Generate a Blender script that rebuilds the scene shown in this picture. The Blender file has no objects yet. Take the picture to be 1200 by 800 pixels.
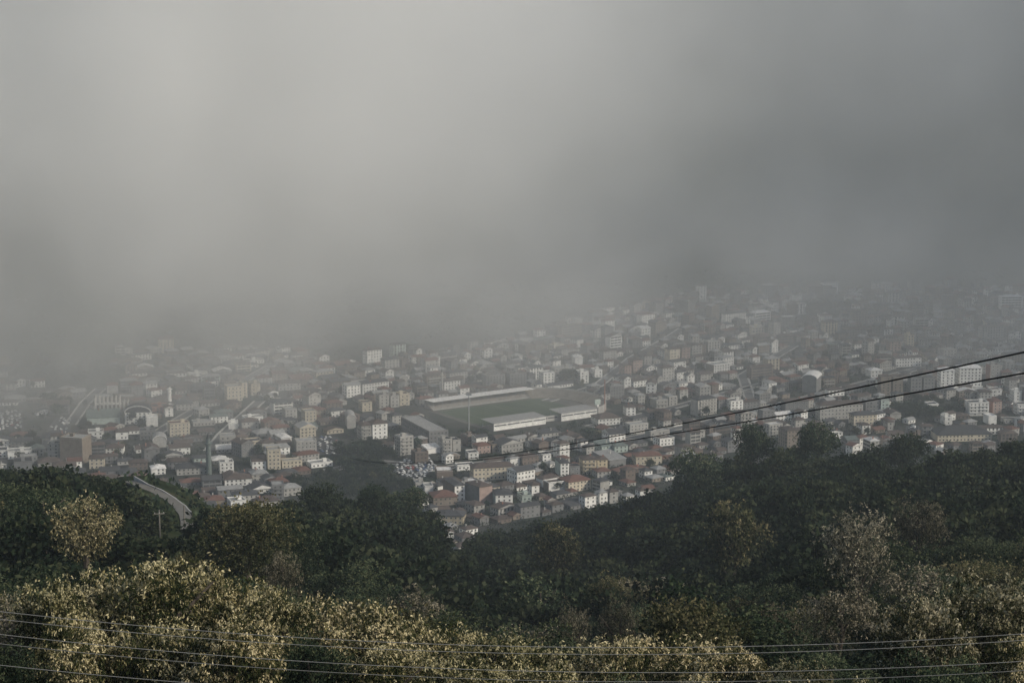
SKY_S, SUN_S, EXPO = 0.095, 3.1, 0.1
HAZE_D = 0.00011
FOG_D, FOG_LEAN, FOG_RIGHT, FOG_G = 0.0072, 0.85, 0.07, -0.25
FOG_COL = (.988, .990, .983)
FOG_FRONT = [1470, 1500, 1530, 1560, 1730, 1740, 1710, 1670]
import bpy, math, random
import numpy as np
from mathutils import Vector, Matrix

random.seed(7)
RNG = np.random.default_rng(11)
SC = bpy.context.scene
COL = SC.collection
R = math.radians

# ------------------------------------------------------------------ camera
CAM_Z = 385.0
PITCH = 9.9
F = 70.0 / 36.0 * 1200.0            # focal length in photo pixels (1200 wide)
cam_d = bpy.data.cameras.new('camera')
cam_d.lens = 70.0
cam_d.sensor_width = 36.0
cam_d.clip_start = 0.5
cam_d.clip_end = 40000.0
cam = bpy.data.objects.new('camera', cam_d)
COL.objects.link(cam)
cam.location = (0, 0, CAM_Z)
cam.rotation_euler = (R(90 - PITCH), 0, 0)
SC.camera = cam
CP, SP = math.cos(R(PITCH)), math.sin(R(PITCH))


def ray(u, v):
    """direction with unit forward (y) component for a photo pixel"""
    a, b = (u - 600) / F, -(v - 400) / F
    d = Vector((a, CP + b * SP, -SP + b * CP))
    return d / d.y


def at_y(u, v, y):
    d = ray(u, v)
    return Vector((d.x * y, y, CAM_Z + d.z * y))


def project(x, y, z):
    dz = z - CAM_Z
    f = y * CP - dz * SP
    return 600 + F * x / f, 400 - F * (y * SP + dz * CP) / f


# ------------------------------------------------------------------ terrain
def dep(v):
    return PITCH + np.degrees(np.arctan((np.asarray(v, float) - 400) / F))


CG = ([-400, 0, 100, 150, 185, 222, 242, 300, 350, 480, 520, 600, 650, 700, 780, 850, 900, 1000, 1100, 1200, 1600],
      [560, 580, 578, 565, 573, 586, 600, 608, 605, 612, 655, 655, 640, 630, 603, 565, 555, 553, 556, 542, 520])
YC = ([0, 300, 500, 600, 800, 1200], [600, 600, 720, 900, 820, 750])
D250 = ([-200, 0, 300, 420, 520, 850, 950, 1050, 1200, 1500], [17.0, 17.4, 17.6, 19.0, 20.6, 20.6, 19.4, 18.6, 18.6, 18.0])


def sstep(a, b, x):
    t = np.clip((np.asarray(x, float) - a) / (b - a), 0, 1)
    return t * t * (3 - 2 * t)


def height(x, y):
    x = np.asarray(x, float); y = np.asarray(y, float)
    yy = np.maximum(y, 30.0)
    U = np.clip(600 + F * x / yy / 1.01, -700, 1900)
    c = dep(np.interp(U, *CG)); yc = np.interp(U, *YC); d2 = np.interp(U, *D250)
    ly = np.log(yy)
    L = np.log
    d = np.where(yy < 90, 26 - 4.2 * (ly - L(40.)) / (L(90.) - L(40.)),
        np.where(yy < 250, 21.8 + (d2 - 21.8) * (ly - L(90.)) / (L(250.) - L(90.)),
                 d2 + (c - d2) * (ly - L(250.)) / (L(yc) - L(250.))))
    z_slope = CAM_Z - yy * np.tan(np.radians(d))
    zc = CAM_Z - yc * np.tan(np.radians(c))
    W = zc / 0.40
    s = np.clip((y - yc) / W, 0, 1)
    z_fall = zc * (1 - s) ** 1.4
    z = np.where(y < yc, z_slope, z_fall)
    near = 383.2 - 0.43 * y
    z = np.where(y < 40, np.where(y > 0, near, 383.2 - 0.08 * y), z)
    bumps = (np.sin(x * .043 + y * .021) + np.sin(x * .019 - y * .037 + 1.3) + np.sin(x * .071 + 2.1 + y * .013)) / 3
    z = z + bumps * 3.5 * sstep(110, 260, y) * (1 - s)
    # valley floor and the mountains round it
    z = z + 0.045 * np.maximum(0, y - 2230) * sstep(680, 850, U)
    ym = np.interp(U, [-300, 60, 130, 190, 420, 620, 800, 1100, 1300], [1960, 2010, 2080, 2500, 2700, 2850, 2850, 2750, 2500])
    m = np.maximum(0, y - ym)
    rise = 0.22 * np.minimum(m, 150) + 0.62 * np.maximum(0, m - 150)
    rise = 1100 * (1 - np.exp(-rise / 1100))
    # unseen steep mountainside added on the right to shade the fog there
    shade_flank = 720 * sstep(0, 470, x - (0.30 * y + 50)) * sstep(1450, 2250, y)
    z = np.maximum(z, shade_flank * (1 + .1 * np.sin(y * .009) + .06 * np.sin(y * .031 + x * .01)))
    z = z + rise * (1 + .12 * np.sin(x * .006 + y * .002))
    return z


def hgt(x, y):
    return float(height(x, y))


def ground_at(u, v, y0=1000.0, y1=4200.0):
    d = ray(u, v)
    ys = np.arange(y0, y1, 4.0)
    hz = height(d.x * ys, ys)
    rz = CAM_Z + d.z * ys
    k = np.argmax(rz <= hz)
    y = ys[k] if rz[k] <= hz[k] else y1
    for _ in range(3):                        # refine
        y -= (CAM_Z + d.z * y - hgt(d.x * y, y)) / (d.z if abs(d.z) > .05 else -.05) * .7
    return Vector((d.x * y, y, hgt(d.x * y, y)))


# ------------------------------------------------------------------ small node helpers
def mat_new(name):
    m = bpy.data.materials.new(name)
    m.use_nodes = True
    nt = m.node_tree
    nt.nodes.clear()
    out = nt.nodes.new('ShaderNodeOutputMaterial')
    return m, nt, out


def N(nt, t, **kw):
    n = nt.nodes.new(t)
    for k, v in kw.items():
        if k.startswith('i_'):
            key = k[2:]
            n.inputs[int(key) if key.isdigit() else key.replace('_', ' ')].default_value = v
        else:
            setattr(n, k, v)
    return n


def LK(nt, a, b):
    nt.links.new(a, b)


def math_n(nt, op, a, b=None, clamp=False):
    n = nt.nodes.new('ShaderNodeMath'); n.operation = op; n.use_clamp = clamp
    for i, s in enumerate((a, b)):
        if s is None: continue
        if isinstance(s, (int, float)): n.inputs[i].default_value = s
        else: nt.links.new(s, n.inputs[i])
    return n.outputs[0]


def ramp(nt, fac, stops):
    r = nt.nodes.new('ShaderNodeValToRGB')
    el = r.color_ramp.elements
    while len(el) > 1: el.remove(el[-1])
    for i, (p, c) in enumerate(stops):
        e = el[0] if i == 0 else el.new(p)
        e.position = p; e.color = (*c, 1)
    nt.links.new(fac, r.inputs[0])
    return r.outputs[0]


def noisy(name, stops, scale=.2, rough=.85, detail=4, spec=.25, coord='Object', bump=0):
    """a matte surface whose own colour wanders between the given stops"""
    m, nt, out = mat_new(name)
    tc = N(nt, 'ShaderNodeTexCoord')
    oi = N(nt, 'ShaderNodeObjectInfo')
    add = N(nt, 'ShaderNodeVectorMath', operation='ADD')
    sc = N(nt, 'ShaderNodeVectorMath', operation='SCALE'); sc.inputs['Scale'].default_value = 37.0
    cmb = N(nt, 'ShaderNodeCombineXYZ')
    for i in range(3): LK(nt, oi.outputs['Random'], cmb.inputs[i])
    LK(nt, cmb.outputs[0], sc.inputs[0])
    LK(nt, tc.outputs[coord], add.inputs[0]); LK(nt, sc.outputs[0], add.inputs[1])
    no = N(nt, 'ShaderNodeTexNoise', i_Scale=scale, i_Detail=detail, i_Roughness=.6)
    LK(nt, add.outputs[0], no.inputs['Vector'])
    col = ramp(nt, no.outputs['Fac'], stops)
    hs = N(nt, 'ShaderNodeHueSaturation')
    v = math_n(nt, 'MULTIPLY_ADD', oi.outputs['Random'], .3); v.node.inputs[2].default_value = .85
    LK(nt, v, hs.inputs['Value']); LK(nt, col, hs.inputs['Color'])
    p = N(nt, 'ShaderNodeBsdfPrincipled', i_Roughness=rough)
    p.inputs['Specular IOR Level'].default_value = spec
    LK(nt, hs.outputs[0], p.inputs['Base Color'])
    LK(nt, p.outputs[0], out.inputs['Surface'])
    return m


def around(c, f=.18):
    return [(.3, tuple(x * (1 - f) for x in c)), (.5, c), (.72, tuple(min(1, x * (1 + f * .6)) for x in c))]


# ------------------------------------------------------------------ mesh helper
class MB:
    def __init__(s): s.v, s.f, s.m = [], [], []

    def quad(s, pts, mi=0):
        b = len(s.v); s.v += [tuple(p) for p in pts]
        s.f.append(tuple(range(b, b + len(pts)))); s.m.append(mi)

    def box(s, x0, x1, y0, y1, z0, z1, mi=0, bottom=True):
        b = len(s.v)
        s.v += [(x0, y0, z0), (x1, y0, z0), (x1, y1, z0), (x0, y1, z0), (x0, y0, z1), (x1, y0, z1), (x1, y1, z1), (x0, y1, z1)]
        fs = [(4, 5, 6, 7), (0, 1, 5, 4), (1, 2, 6, 5), (2, 3, 7, 6), (3, 0, 4, 7)]
        if bottom: fs.append((3, 2, 1, 0))
        for f in fs: s.f.append(tuple(b + i for i in f)); s.m.append(mi)

    def tube(s, pts, rads, seg=6, mi=0, cap=True):
        rings = []
        for i, p in enumerate(pts):
            p = Vector(p)
            a = Vector(pts[max(0, i - 1)]); c = Vector(pts[min(len(pts) - 1, i + 1)])
            d = (c - a).normalized()
            t = d.orthogonal().normalized() if abs(d.z) > .9 else d.cross(Vector((0, 0, 1))).normalized()
            q = d.cross(t)
            b = len(s.v)
            for k in range(seg):
                w = 2 * math.pi * k / seg
                s.v.append(tuple(p + (t * math.cos(w) + q * math.sin(w)) * rads[i]))
            rings.append(b)
        for i in range(len(rings) - 1):
            for k in range(seg):
                k2 = (k + 1) % seg
                s.f.append((rings[i] + k, rings[i] + k2, rings[i + 1] + k2, rings[i + 1] + k)); s.m.append(mi)
        if cap:
            s.f.append(tuple(rings[0] + k for k in reversed(range(seg)))); s.m.append(mi)
            s.f.append(tuple(rings[-1] + k for k in range(seg))); s.m.append(mi)

    def mesh(s, name, mats):
        me = bpy.data.meshes.new(name)
        me.from_pydata(s.v, [], s.f)
        for m in (mats if isinstance(mats, (list, tuple)) else [mats]): me.materials.append(m)
        me.polygons.foreach_set('material_index', s.m)
        me.update()
        return me

    def build(s, name, mats, parent=None, loc=None, rz=0):
        return link(name, s.mesh(name, mats), parent, loc, rz)


def link(name, me, parent=None, loc=None, rz=0):
    o = bpy.data.objects.new(name, me)
    COL.objects.link(o)
    if parent: o.parent = parent
    if loc is not None: o.location = loc
    o.rotation_euler = (0, 0, rz)
    return o


def tag(o, label=None, cat=None, group=None, kind=None):
    if label: o['label'] = label
    if cat: o['category'] = cat
    if group: o['group'] = group
    if kind: o['kind'] = kind
    return o


def thing(name, label, cat, loc, rz=0, group=None):
    return tag(link(name, None, None, loc, rz), label, cat, group)


def np_mesh(name, V, nq, mats, mi=None, tint=None):
    """V: (4*nq,3) independent quads"""
    me = bpy.data.meshes.new(name)
    me.vertices.add(4 * nq); me.loops.add(4 * nq); me.polygons.add(nq)
    me.vertices.foreach_set('co', np.ascontiguousarray(V, dtype=np.float32).ravel())
    me.loops.foreach_set('vertex_index', np.arange(4 * nq, dtype=np.int32))
    me.polygons.foreach_set('loop_start', np.arange(0, 4 * nq, 4, dtype=np.int32))
    me.polygons.foreach_set('loop_total', np.full(nq, 4, dtype=np.int32))
    for m in mats: me.materials.append(m)
    if mi is not None: me.polygons.foreach_set('material_index', np.asarray(mi, dtype=np.int32))
    if tint is not None:
        a = me.attributes.new('tint', 'FLOAT', 'FACE')
        a.data.foreach_set('value', np.asarray(tint, dtype=np.float32))
    me.update(calc_edges=True)
    return me


# ------------------------------------------------------------------ light, sky, view
SUN_EL, SUN_AZ = 28.0, math.degrees(math.atan2(0.91, -0.41))      # azimuth clockwise from +Y
w = bpy.data.worlds.new('World'); SC.world = w; w.use_nodes = True
nt = w.node_tree
bg = nt.nodes['Background']
sky = nt.nodes.new('ShaderNodeTexSky'); sky.sky_type = 'NISHITA'; sky.sun_disc = False
sky.sun_elevation = R(SUN_EL); sky.sun_rotation = R(SUN_AZ)
sky.air_density = 1.0; sky.dust_density = 2.2; sky.ozone_density = 1.0; sky.altitude = 400
nt.links.new(sky.outputs[0], bg.inputs[0]); bg.inputs[1].default_value = SKY_S
sd = bpy.data.lights.new('sun', 'SUN'); sd.energy = SUN_S; sd.angle = R(6); sd.color = (1, .92, .79)
so = bpy.data.objects.new('sun', sd); COL.objects.link(so)
dv = Vector((math.sin(R(SUN_AZ)) * math.cos(R(SUN_EL)), math.cos(R(SUN_AZ)) * math.cos(R(SUN_EL)), math.sin(R(SUN_EL))))
so.rotation_euler = dv.to_track_quat('Z', 'Y').to_euler(); so.location = (0, -50, 900)
vs = SC.view_settings
vs.view_transform = 'Standard'; vs.look = 'None'; vs.gamma = 1; vs.use_curve_mapping = False; vs.exposure = EXPO
cy = SC.cycles
cy.use_denoising = True
cy.max_bounces = 10; cy.diffuse_bounces = 2; cy.glossy_bounces = 1; cy.transmission_bounces = 2
cy.volume_bounces = 8; cy.transparent_max_bounces = 8
cy.volume_step_rate = 0.6; cy.volume_max_steps = 256

# ------------------------------------------------------------------ ground
def build_ground():
    ys = np.concatenate([np.linspace(-260, 0, 8), np.geomspace(6, 1000, 120), np.linspace(1012, 3400, 130), np.linspace(3460, 6000, 26)])
    ss = np.linspace(-1, 1, 151)
    V = []
    for y in ys:
        wd = 160 + 0.62 * max(y, 0)
        x = ss * wd
        V.append(np.stack([x, np.full_like(x, y), height(x, np.full_like(x, y))], 1))
    V = np.concatenate(V); nx = len(ss); ny = len(ys)
    idx = np.arange(nx * ny).reshape(ny, nx)
    Fc = np.stack([idx[:-1, :-1], idx[:-1, 1:], idx[1:, 1:], idx[1:, :-1]], -1).reshape(-1, 4)
    me = bpy.data.meshes.new('ground')
    me.from_pydata(V.tolist(), [], Fc.tolist())
    me.polygons.foreach_set('use_smooth', np.ones(len(Fc), dtype=bool))
    m, nt, out = mat_new('ground_earth_and_scrub')
    tc = N(nt, 'ShaderNodeTexCoord'); sx = N(nt, 'ShaderNodeSeparateXYZ'); LK(nt, tc.outputs['Object'], sx.inputs[0])
    n1 = N(nt, 'ShaderNodeTexNoise', i_Scale=.08, i_Detail=6); LK(nt, tc.outputs['Object'], n1.inputs['Vector'])
    n2 = N(nt, 'ShaderNodeTexNoise', i_Scale=.022, i_Detail=5); LK(nt, tc.outputs['Object'], n2.inputs['Vector'])
    woods = ramp(nt, n1.outputs['Fac'], [(.3, (.018, .026, .014)), (.5, (.035, .045, .022)), (.7, (.06, .058, .032))])
    town = ramp(nt, n2.outputs['Fac'], [(.36, (.022, .032, .022)), (.48, (.042, .046, .038)), (.6, (.07, .068, .062)), (.7, (.035, .044, .032))])
    hi = math_n(nt, 'DIVIDE', sx.outputs[2], 14.0, clamp=True)
    mx = N(nt, 'ShaderNodeMix', data_type='RGBA'); LK(nt, hi, mx.inputs[0]); LK(nt, town, mx.inputs[6]); LK(nt, woods, mx.inputs[7])
    p = N(nt, 'ShaderNodeBsdfDiffuse'); LK(nt, mx.outputs[2], p.inputs[0]); LK(nt, p.outputs[0], out.inputs[0])
    me.materials.append(m)
    tag(link('ground', me), kind='structure')


build_ground()

# ------------------------------------------------------------------ air: thin haze and the fog bank over the far town
def box_volume(name, lo, hi, mat, label):
    b = MB(); b.box(lo[0], hi[0], lo[1], hi[1], lo[2], hi[2])
    o = b.build(name, mat)
    tag(o, kind='stuff'); o['label'] = label
    return o


m, nt, out = mat_new('haze_air')
pv = N(nt, 'ShaderNodeVolumePrincipled')
pv.inputs['Color'].default_value = (.86, .95, 1.0, 1)
pv.inputs['Density'].default_value = HAZE_D
pv.inputs['Anisotropy'].default_value = 0.1
LK(nt, pv.outputs[0], out.inputs['Volume'])
box_volume('haze', (-4400, -300, -3), (4400, 6200, 1180), m, 'thin grey haze filling the valley air')

def build_fog():
    m, nt, out = mat_new('fog_bank_cloud')
    tc = N(nt, 'ShaderNodeTexCoord'); sx = N(nt, 'ShaderNodeSeparateXYZ'); LK(nt, tc.outputs['Object'], sx.inputs[0])
    X, Y, Z = sx.outputs
    n1 = N(nt, 'ShaderNodeTexNoise', i_Scale=.0021, i_Detail=5, i_Roughness=.5); LK(nt, tc.outputs['Object'], n1.inputs['Vector'])
    n2 = N(nt, 'ShaderNodeTexNoise', i_Scale=.004, i_Detail=5, i_Roughness=.55)
    sh = N(nt, 'ShaderNodeVectorMath', operation='ADD'); sh.inputs[1].default_value = (310, 770, 150)
    LK(nt, tc.outputs['Object'], sh.inputs[0]); LK(nt, sh.outputs[0], n2.inputs['Vector'])
    # where the front of the bank stands: a function of x
    r = N(nt, 'ShaderNodeValToRGB'); el = r.color_ramp.elements
    xs = [-900, -560, -330, -60, 80, 260, 520, 900]
    yf = FOG_FRONT
    while len(el) > 1: el.remove(el[-1])
    for i, (a, b) in enumerate(zip(xs, yf)):
        e = el[0] if i == 0 else el.new((a + 900) / 1800)
        e.position = (a + 900) / 1800; g = (b - 1500) / 1500; e.color = (g, g, g, 1)
    r.color_ramp.interpolation = 'B_SPLINE'
    fx = math_n(nt, 'MULTIPLY_ADD', X, 1 / 1800); fx.node.inputs[2].default_value = .5
    LK(nt, fx, r.inputs[0])
    front = math_n(nt, 'MULTIPLY_ADD', r.outputs[0], 1500.0); front.node.inputs[2].default_value = 1500.0
    dy = math_n(nt, 'SUBTRACT', Y, front)
    lift = math_n(nt, 'MULTIPLY', Z, FOG_LEAN)
    wob = math_n(nt, 'MULTIPLY_ADD', n2.outputs['Fac'], 800.0); wob.node.inputs[2].default_value = -400.0
    pot = math_n(nt, 'ADD', math_n(nt, 'ADD', dy, lift), wob)
    s = N(nt, 'ShaderNodeMapRange', interpolation_type='SMOOTHSTEP'); LK(nt, pot, s.inputs[0])
    s.inputs[1].default_value = -150; s.inputs[2].default_value = 560; s.inputs[3].default_value = 0; s.inputs[4].default_value = 1
    # thinner towards the right
    tr = N(nt, 'ShaderNodeMapRange', interpolation_type='SMOOTHSTEP'); LK(nt, X, tr.inputs[0])
    tr.inputs[1].default_value = -760; tr.inputs[2].default_value = 280; tr.inputs[3].default_value = 1.0; tr.inputs[4].default_value = FOG_RIGHT
    # near the ground the bank stays fairly dense on the right as well
    lm = N(nt, 'ShaderNodeMapRange', interpolation_type='SMOOTHSTEP'); LK(nt, Z, lm.inputs[0])
    lm.inputs[1].default_value = 0; lm.inputs[2].default_value = 230; lm.inputs[3].default_value = 1; lm.inputs[4].default_value = 0
    thin = math_n(nt, 'MAXIMUM', tr.outputs[0], math_n(nt, 'MULTIPLY', lm.outputs[0], .45))
    nn = N(nt, 'ShaderNodeMapRange'); LK(nt, n1.outputs['Fac'], nn.inputs[0])
    nn.inputs[1].default_value = .3; nn.inputs[2].default_value = .7; nn.inputs[3].default_value = .35; nn.inputs[4].default_value = 1.6
    d = math_n(nt, 'MULTIPLY', math_n(nt, 'MULTIPLY', s.outputs[0], thin), nn.outputs[0])
    n3 = N(nt, 'ShaderNodeTexNoise', i_Scale=.0062, i_Detail=3, i_Roughness=.55); LK(nt, tc.outputs['Object'], n3.inputs['Vector'])
    pt = N(nt, 'ShaderNodeMapRange'); LK(nt, n3.outputs['Fac'], pt.inputs[0])
    pt.inputs[1].default_value = .34; pt.inputs[2].default_value = .66; pt.inputs[3].default_value = .3; pt.inputs[4].default_value = 1.75
    d = math_n(nt, 'MULTIPLY', d, pt.outputs[0])
    top = N(nt, 'ShaderNodeMapRange', interpolation_type='SMOOTHSTEP'); LK(nt, Z, top.inputs[0])
    top.inputs[1].default_value = 500; top.inputs[2].default_value = 900; top.inputs[3].default_value = 1; top.inputs[4].default_value = 0
    low = N(nt, 'ShaderNodeMapRange', interpolation_type='SMOOTHSTEP'); LK(nt, Z, low.inputs[0])
    low.inputs[1].default_value = 0; low.inputs[2].default_value = 330; low.inputs[3].default_value = .38; low.inputs[4].default_value = 1
    d = math_n(nt, 'MULTIPLY', d, low.outputs[0])
    d = math_n(nt, 'MULTIPLY', math_n(nt, 'MULTIPLY', d, top.outputs[0]), FOG_D)
    vsn = N(nt, 'ShaderNodeVolumePrincipled')
    vsn.inputs['Color'].default_value = (*FOG_COL, 1); vsn.inputs['Anisotropy'].default_value = FOG_G
    LK(nt, d, vsn.inputs['Density'])
    LK(nt, vsn.outputs[0], out.inputs['Volume'])
    b = MB(); b.box(-2100, 2100, 1500, 4000, -1, 950)
    o = b.build('fog_bank', m)
    tag(o, kind='stuff'); o['label'] = 'thick grey fog bank hanging over the far side of the town'


build_fog()

# ------------------------------------------------------------------ materials of the town
WALLC = {'white': (.74, .73, .69), 'off-white': (.36, .35, .325), 'cream': (.50, .445, .345), 'grey': (.18, .18, .178), 'tan': (.22, .185, .15),
         'pink': (.36, .27, .235), 'yellow': (.47, .40, .28), 'brick-red': (.30, .15, .11), 'pale green': (.38, .44, .40), 'brown': (.15, .12, .10)}
ROOFC = {'brown': (.085, .066, .057), 'red-brown': (.135, .072, .055), 'dark grey': (.06, .061, .064), 'pale grey': (.27, .27, .265),
         'white': (.62, .61, .59), 'green-grey': (.13, .155, .145)}
WM = {k: noisy('wall_' + k.replace(' ', '_').replace('-', '_'), around(c, .28), .30) for k, c in WALLC.items()}
RM = {k: noisy('roof_' + k.replace(' ', '_').replace('-', '_'), around(c, .35), .5, .8) for k, c in ROOFC.items()}
GLASS = noisy('window_glass', [(.3, (.03, .034, .038)), (.7, (.085, .088, .09))], .3, .25, 2, .5)
FRAME = noisy('window_frame', around((.55, .54, .52), .1), 2.)
CONC = noisy('concrete', around((.34, .33, .31), .25), .25)
CONC_P = noisy('pale_concrete', around((.52, .50, .46), .18), .2)
ASPH = noisy('asphalt', around((.055, .056, .058), .3), .1)
STREET = noisy('street_asphalt', around((.11, .11, .108), .25), .08)
METAL = noisy('galvanised_steel', around((.30, .31, .32), .15), 1.5, .5, 3, .5)
RUST = noisy('red_painted_steel', around((.34, .17, .13), .2), 1.5, .6)
TURF = noisy('pitch_turf', [(.35, (.026, .046, .018)), (.5, (.036, .058, .024)), (.68, (.05, .068, .03))], .05, .95, 5)
BARK = noisy('bark', around((.075, .062, .05), .4), 1.2)
WOOD = noisy('weathered_pole_wood', around((.19, .178, .155), .2), 1.5)

# shared window mesh: frame with a dark pane set back in it, 1 x 1, scaled per wall
def window_mesh():
    b = MB()
    for a in ((-.5, -.42, -.5, .5), (.42, .5, -.5, .5), (-.42, .42, -.5, -.43), (-.42, .42, .43, .5)):
        b.box(a[0], a[1], -.10, .04, a[2], a[3], 1)
    b.quad([(-.42, -.03, -.43), (.42, -.03, -.43), (.42, -.03, .43), (-.42, -.03, .43)], 0)
    return b.mesh('window', [GLASS, FRAME])


WIN_ME = window_mesh()
SQ = []                                  # footprints taken: (x, y, r)
LM = []                                  # named neighbours for labels: (short name, x, y)
HB = []
BLD = []                                 # records for labels
NUM = {1: 'single-storey', 2: 'two-storey', 3: 'three-storey', 4: 'four-storey', 5: 'five-storey', 6: 'six-storey', 7: 'seven-storey',
       8: 'eight-storey', 9: 'nine-storey', 10: 'ten-storey', 11: 'eleven-storey', 12: 'twelve-storey'}


def roof_mb(b, w, d, h, rtype, rh, ov, mi=0, mg=1):
    """roof of the given type on a w x d block whose wall top is h; gable ends get material mg"""
    x, y = w / 2 + ov, d / 2 + ov
    if rtype == 'flat':
        t = .35
        b.box(-x, x, -y, y, h + .002, h + .22, mi)
        for (a0, a1, c0, c1) in ((-x, x, -y, -y + t), (-x, x, y - t, y), (-x, -x + t, -y + t, y - t), (x - t, x, -y + t, y - t)):
            b.box(a0, a1, c0, c1, h + .222, h + 1.0, mg)
        return
    if rtype == 'arch':
        n = 12
        pts = [(math.cos(math.pi * k / n), math.sin(math.pi * k / n)) for k in range(n + 1)]
        for k in range(n):
            (c0, s0), (c1, s1) = pts[k], pts[k + 1]
            b.quad([(x * c0, -y, h + rh * s0), (x * c0, y, h + rh * s0), (x * c1, y, h + rh * s1), (x * c1, -y, h + rh * s1)], mi)
        for sgn in (-1, 1):
            q = [(w / 2 * c, sgn * (d / 2 - .02), h + rh * .96 * s) for c, s in pts]
            b.quad(q if sgn < 0 else q[::-1], mg)
            rim = [(x * c, sgn * y, h + rh * s) for c, s in pts]; rin = [(x * .93 * c, sgn * y, h + rh * .86 * s) for c, s in pts]
            for k in range(n):
                b.quad([rim[k], rim[k + 1], rin[k + 1], rin[k]], 2 if mg == 1 else mg)
        return
    e = .3
    b.box(-x, x, -y, y, h + .002, h + e, mi)
    z0, z1 = h + e + .001, h + e + rh
    if rtype == 'shed':
        b.quad([(-x, -y, z0), (x, -y, z0), (x, y, z1), (-x, y, z1)], mi)
        b.quad([(x, y, z0), (-x, y, z0), (-x, y, z1), (x, y, z1)], mg)
        b.quad([(x, -y, z0), (x, y, z0), (x, y, z1)], mg); b.quad([(-x, y, z0), (-x, -y, z0), (-x, y, z1)], mg)
        return
    long_x = w >= d
    if rtype == 'gablef': long_x = False
    ins = 0 if rtype.startswith('gable') else min(x, y)
    if long_x:
        a, c = (-x + ins, 0, z1), (x - ins, 0, z1)
        b.quad([(-x, -y, z0), (x, -y, z0), c, a], mi); b.quad([(x, y, z0), (-x, y, z0), a, c], mi)
        g = mi if ins else mg
        b.quad([(x, -y, z0), (x, y, z0), c], g); b.quad([(-x, y, z0), (-x, -y, z0), a], g)
    else:
        a, c = (0, -y + ins, z1), (0, y - ins, z1)
        b.quad([(x, -y, z0), (x, y, z0), c, a], mi); b.quad([(-x, y, z0), (-x, -y, z0), a, c], mi)
        g = mi if ins else mg
        b.quad([(-x, -y, z0), (x, -y, z0), a], g); b.quad([(x, y, z0), (-x, y, z0), c], g)


def wall_mb(b, w, d, h, floors, win, wx=1.25, wz=1.35, pitch=3.1, faces='fblr', style='windows'):
    x, y = w / 2, d / 2
    b.box(-x, x, -y, y, -3.5, h, 0, bottom=False)
    if not win: return
    if style != 'windows':
        fh = h / floors; o = .05; faces = 'lr' if random.random() < .5 else ''
        for sy in (-1, 1):
            Y = sy * (y + o)
            if style == 'bands':  # flat dark panels paint in the shade of balcony recesses
                for fi in range(floors):
                    z0 = fh * fi + (.95 if fi else .5); z1 = fh * (fi + 1) - .35
                    n = max(2, int(w / 4.5)); t0 = -x * .92
                    for k in range(n):
                        a, c = t0 + k * (1.84 * x / n) + .15, t0 + (k + 1) * (1.84 * x / n) - .3
                        q = [(a, Y, z0), (c, Y, z0), (c, Y, z1), (a, Y, z1)]; b.quad(q if sy < 0 else q[::-1], 1)
            else:
                n = max(2, int(w / 3.6))
                for k in range(n):
                    cx = (k - (n - 1) / 2) * (w - 1.2) / n; s = random.choice((.55, .75, 1.0))
                    for fi in range(floors):
                        z0 = fh * fi + .7; z1 = fh * (fi + 1) - .22
                        q = [(cx - s, Y, z0), (cx + s, Y, z0), (cx + s, Y, z1), (cx - s, Y, z1)]; b.quad(q if sy < 0 else q[::-1], 1)
    fh = h / floors; o = .05
    for fi in range(floors):
        zc = fh * (fi + .54)
        for side in faces:
            L = w if side in 'fb' else d
            n = max(1, int((L - 1.2) / pitch))
            for k in range(n):
                t = (k - (n - 1) / 2) * (L - 1.0) / n
                if random.random() < .07: continue
                s = wx / 2 * random.uniform(.85, 1.2)
                if side == 'f': q = [(t - s, -y - o), (t + s, -y - o)]
                elif side == 'b': q = [(t + s, y + o), (t - s, y + o)]
                elif side == 'l': q = [(-x - o, t + s), (-x - o, t - s)]
                else: q = [(x + o, t - s), (x + o, t + s)]
                b.quad([(*q[0], zc - wz / 2), (*q[1], zc - wz / 2), (*q[1], zc + wz / 2), (*q[0], zc + wz / 2)], 1)


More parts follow.
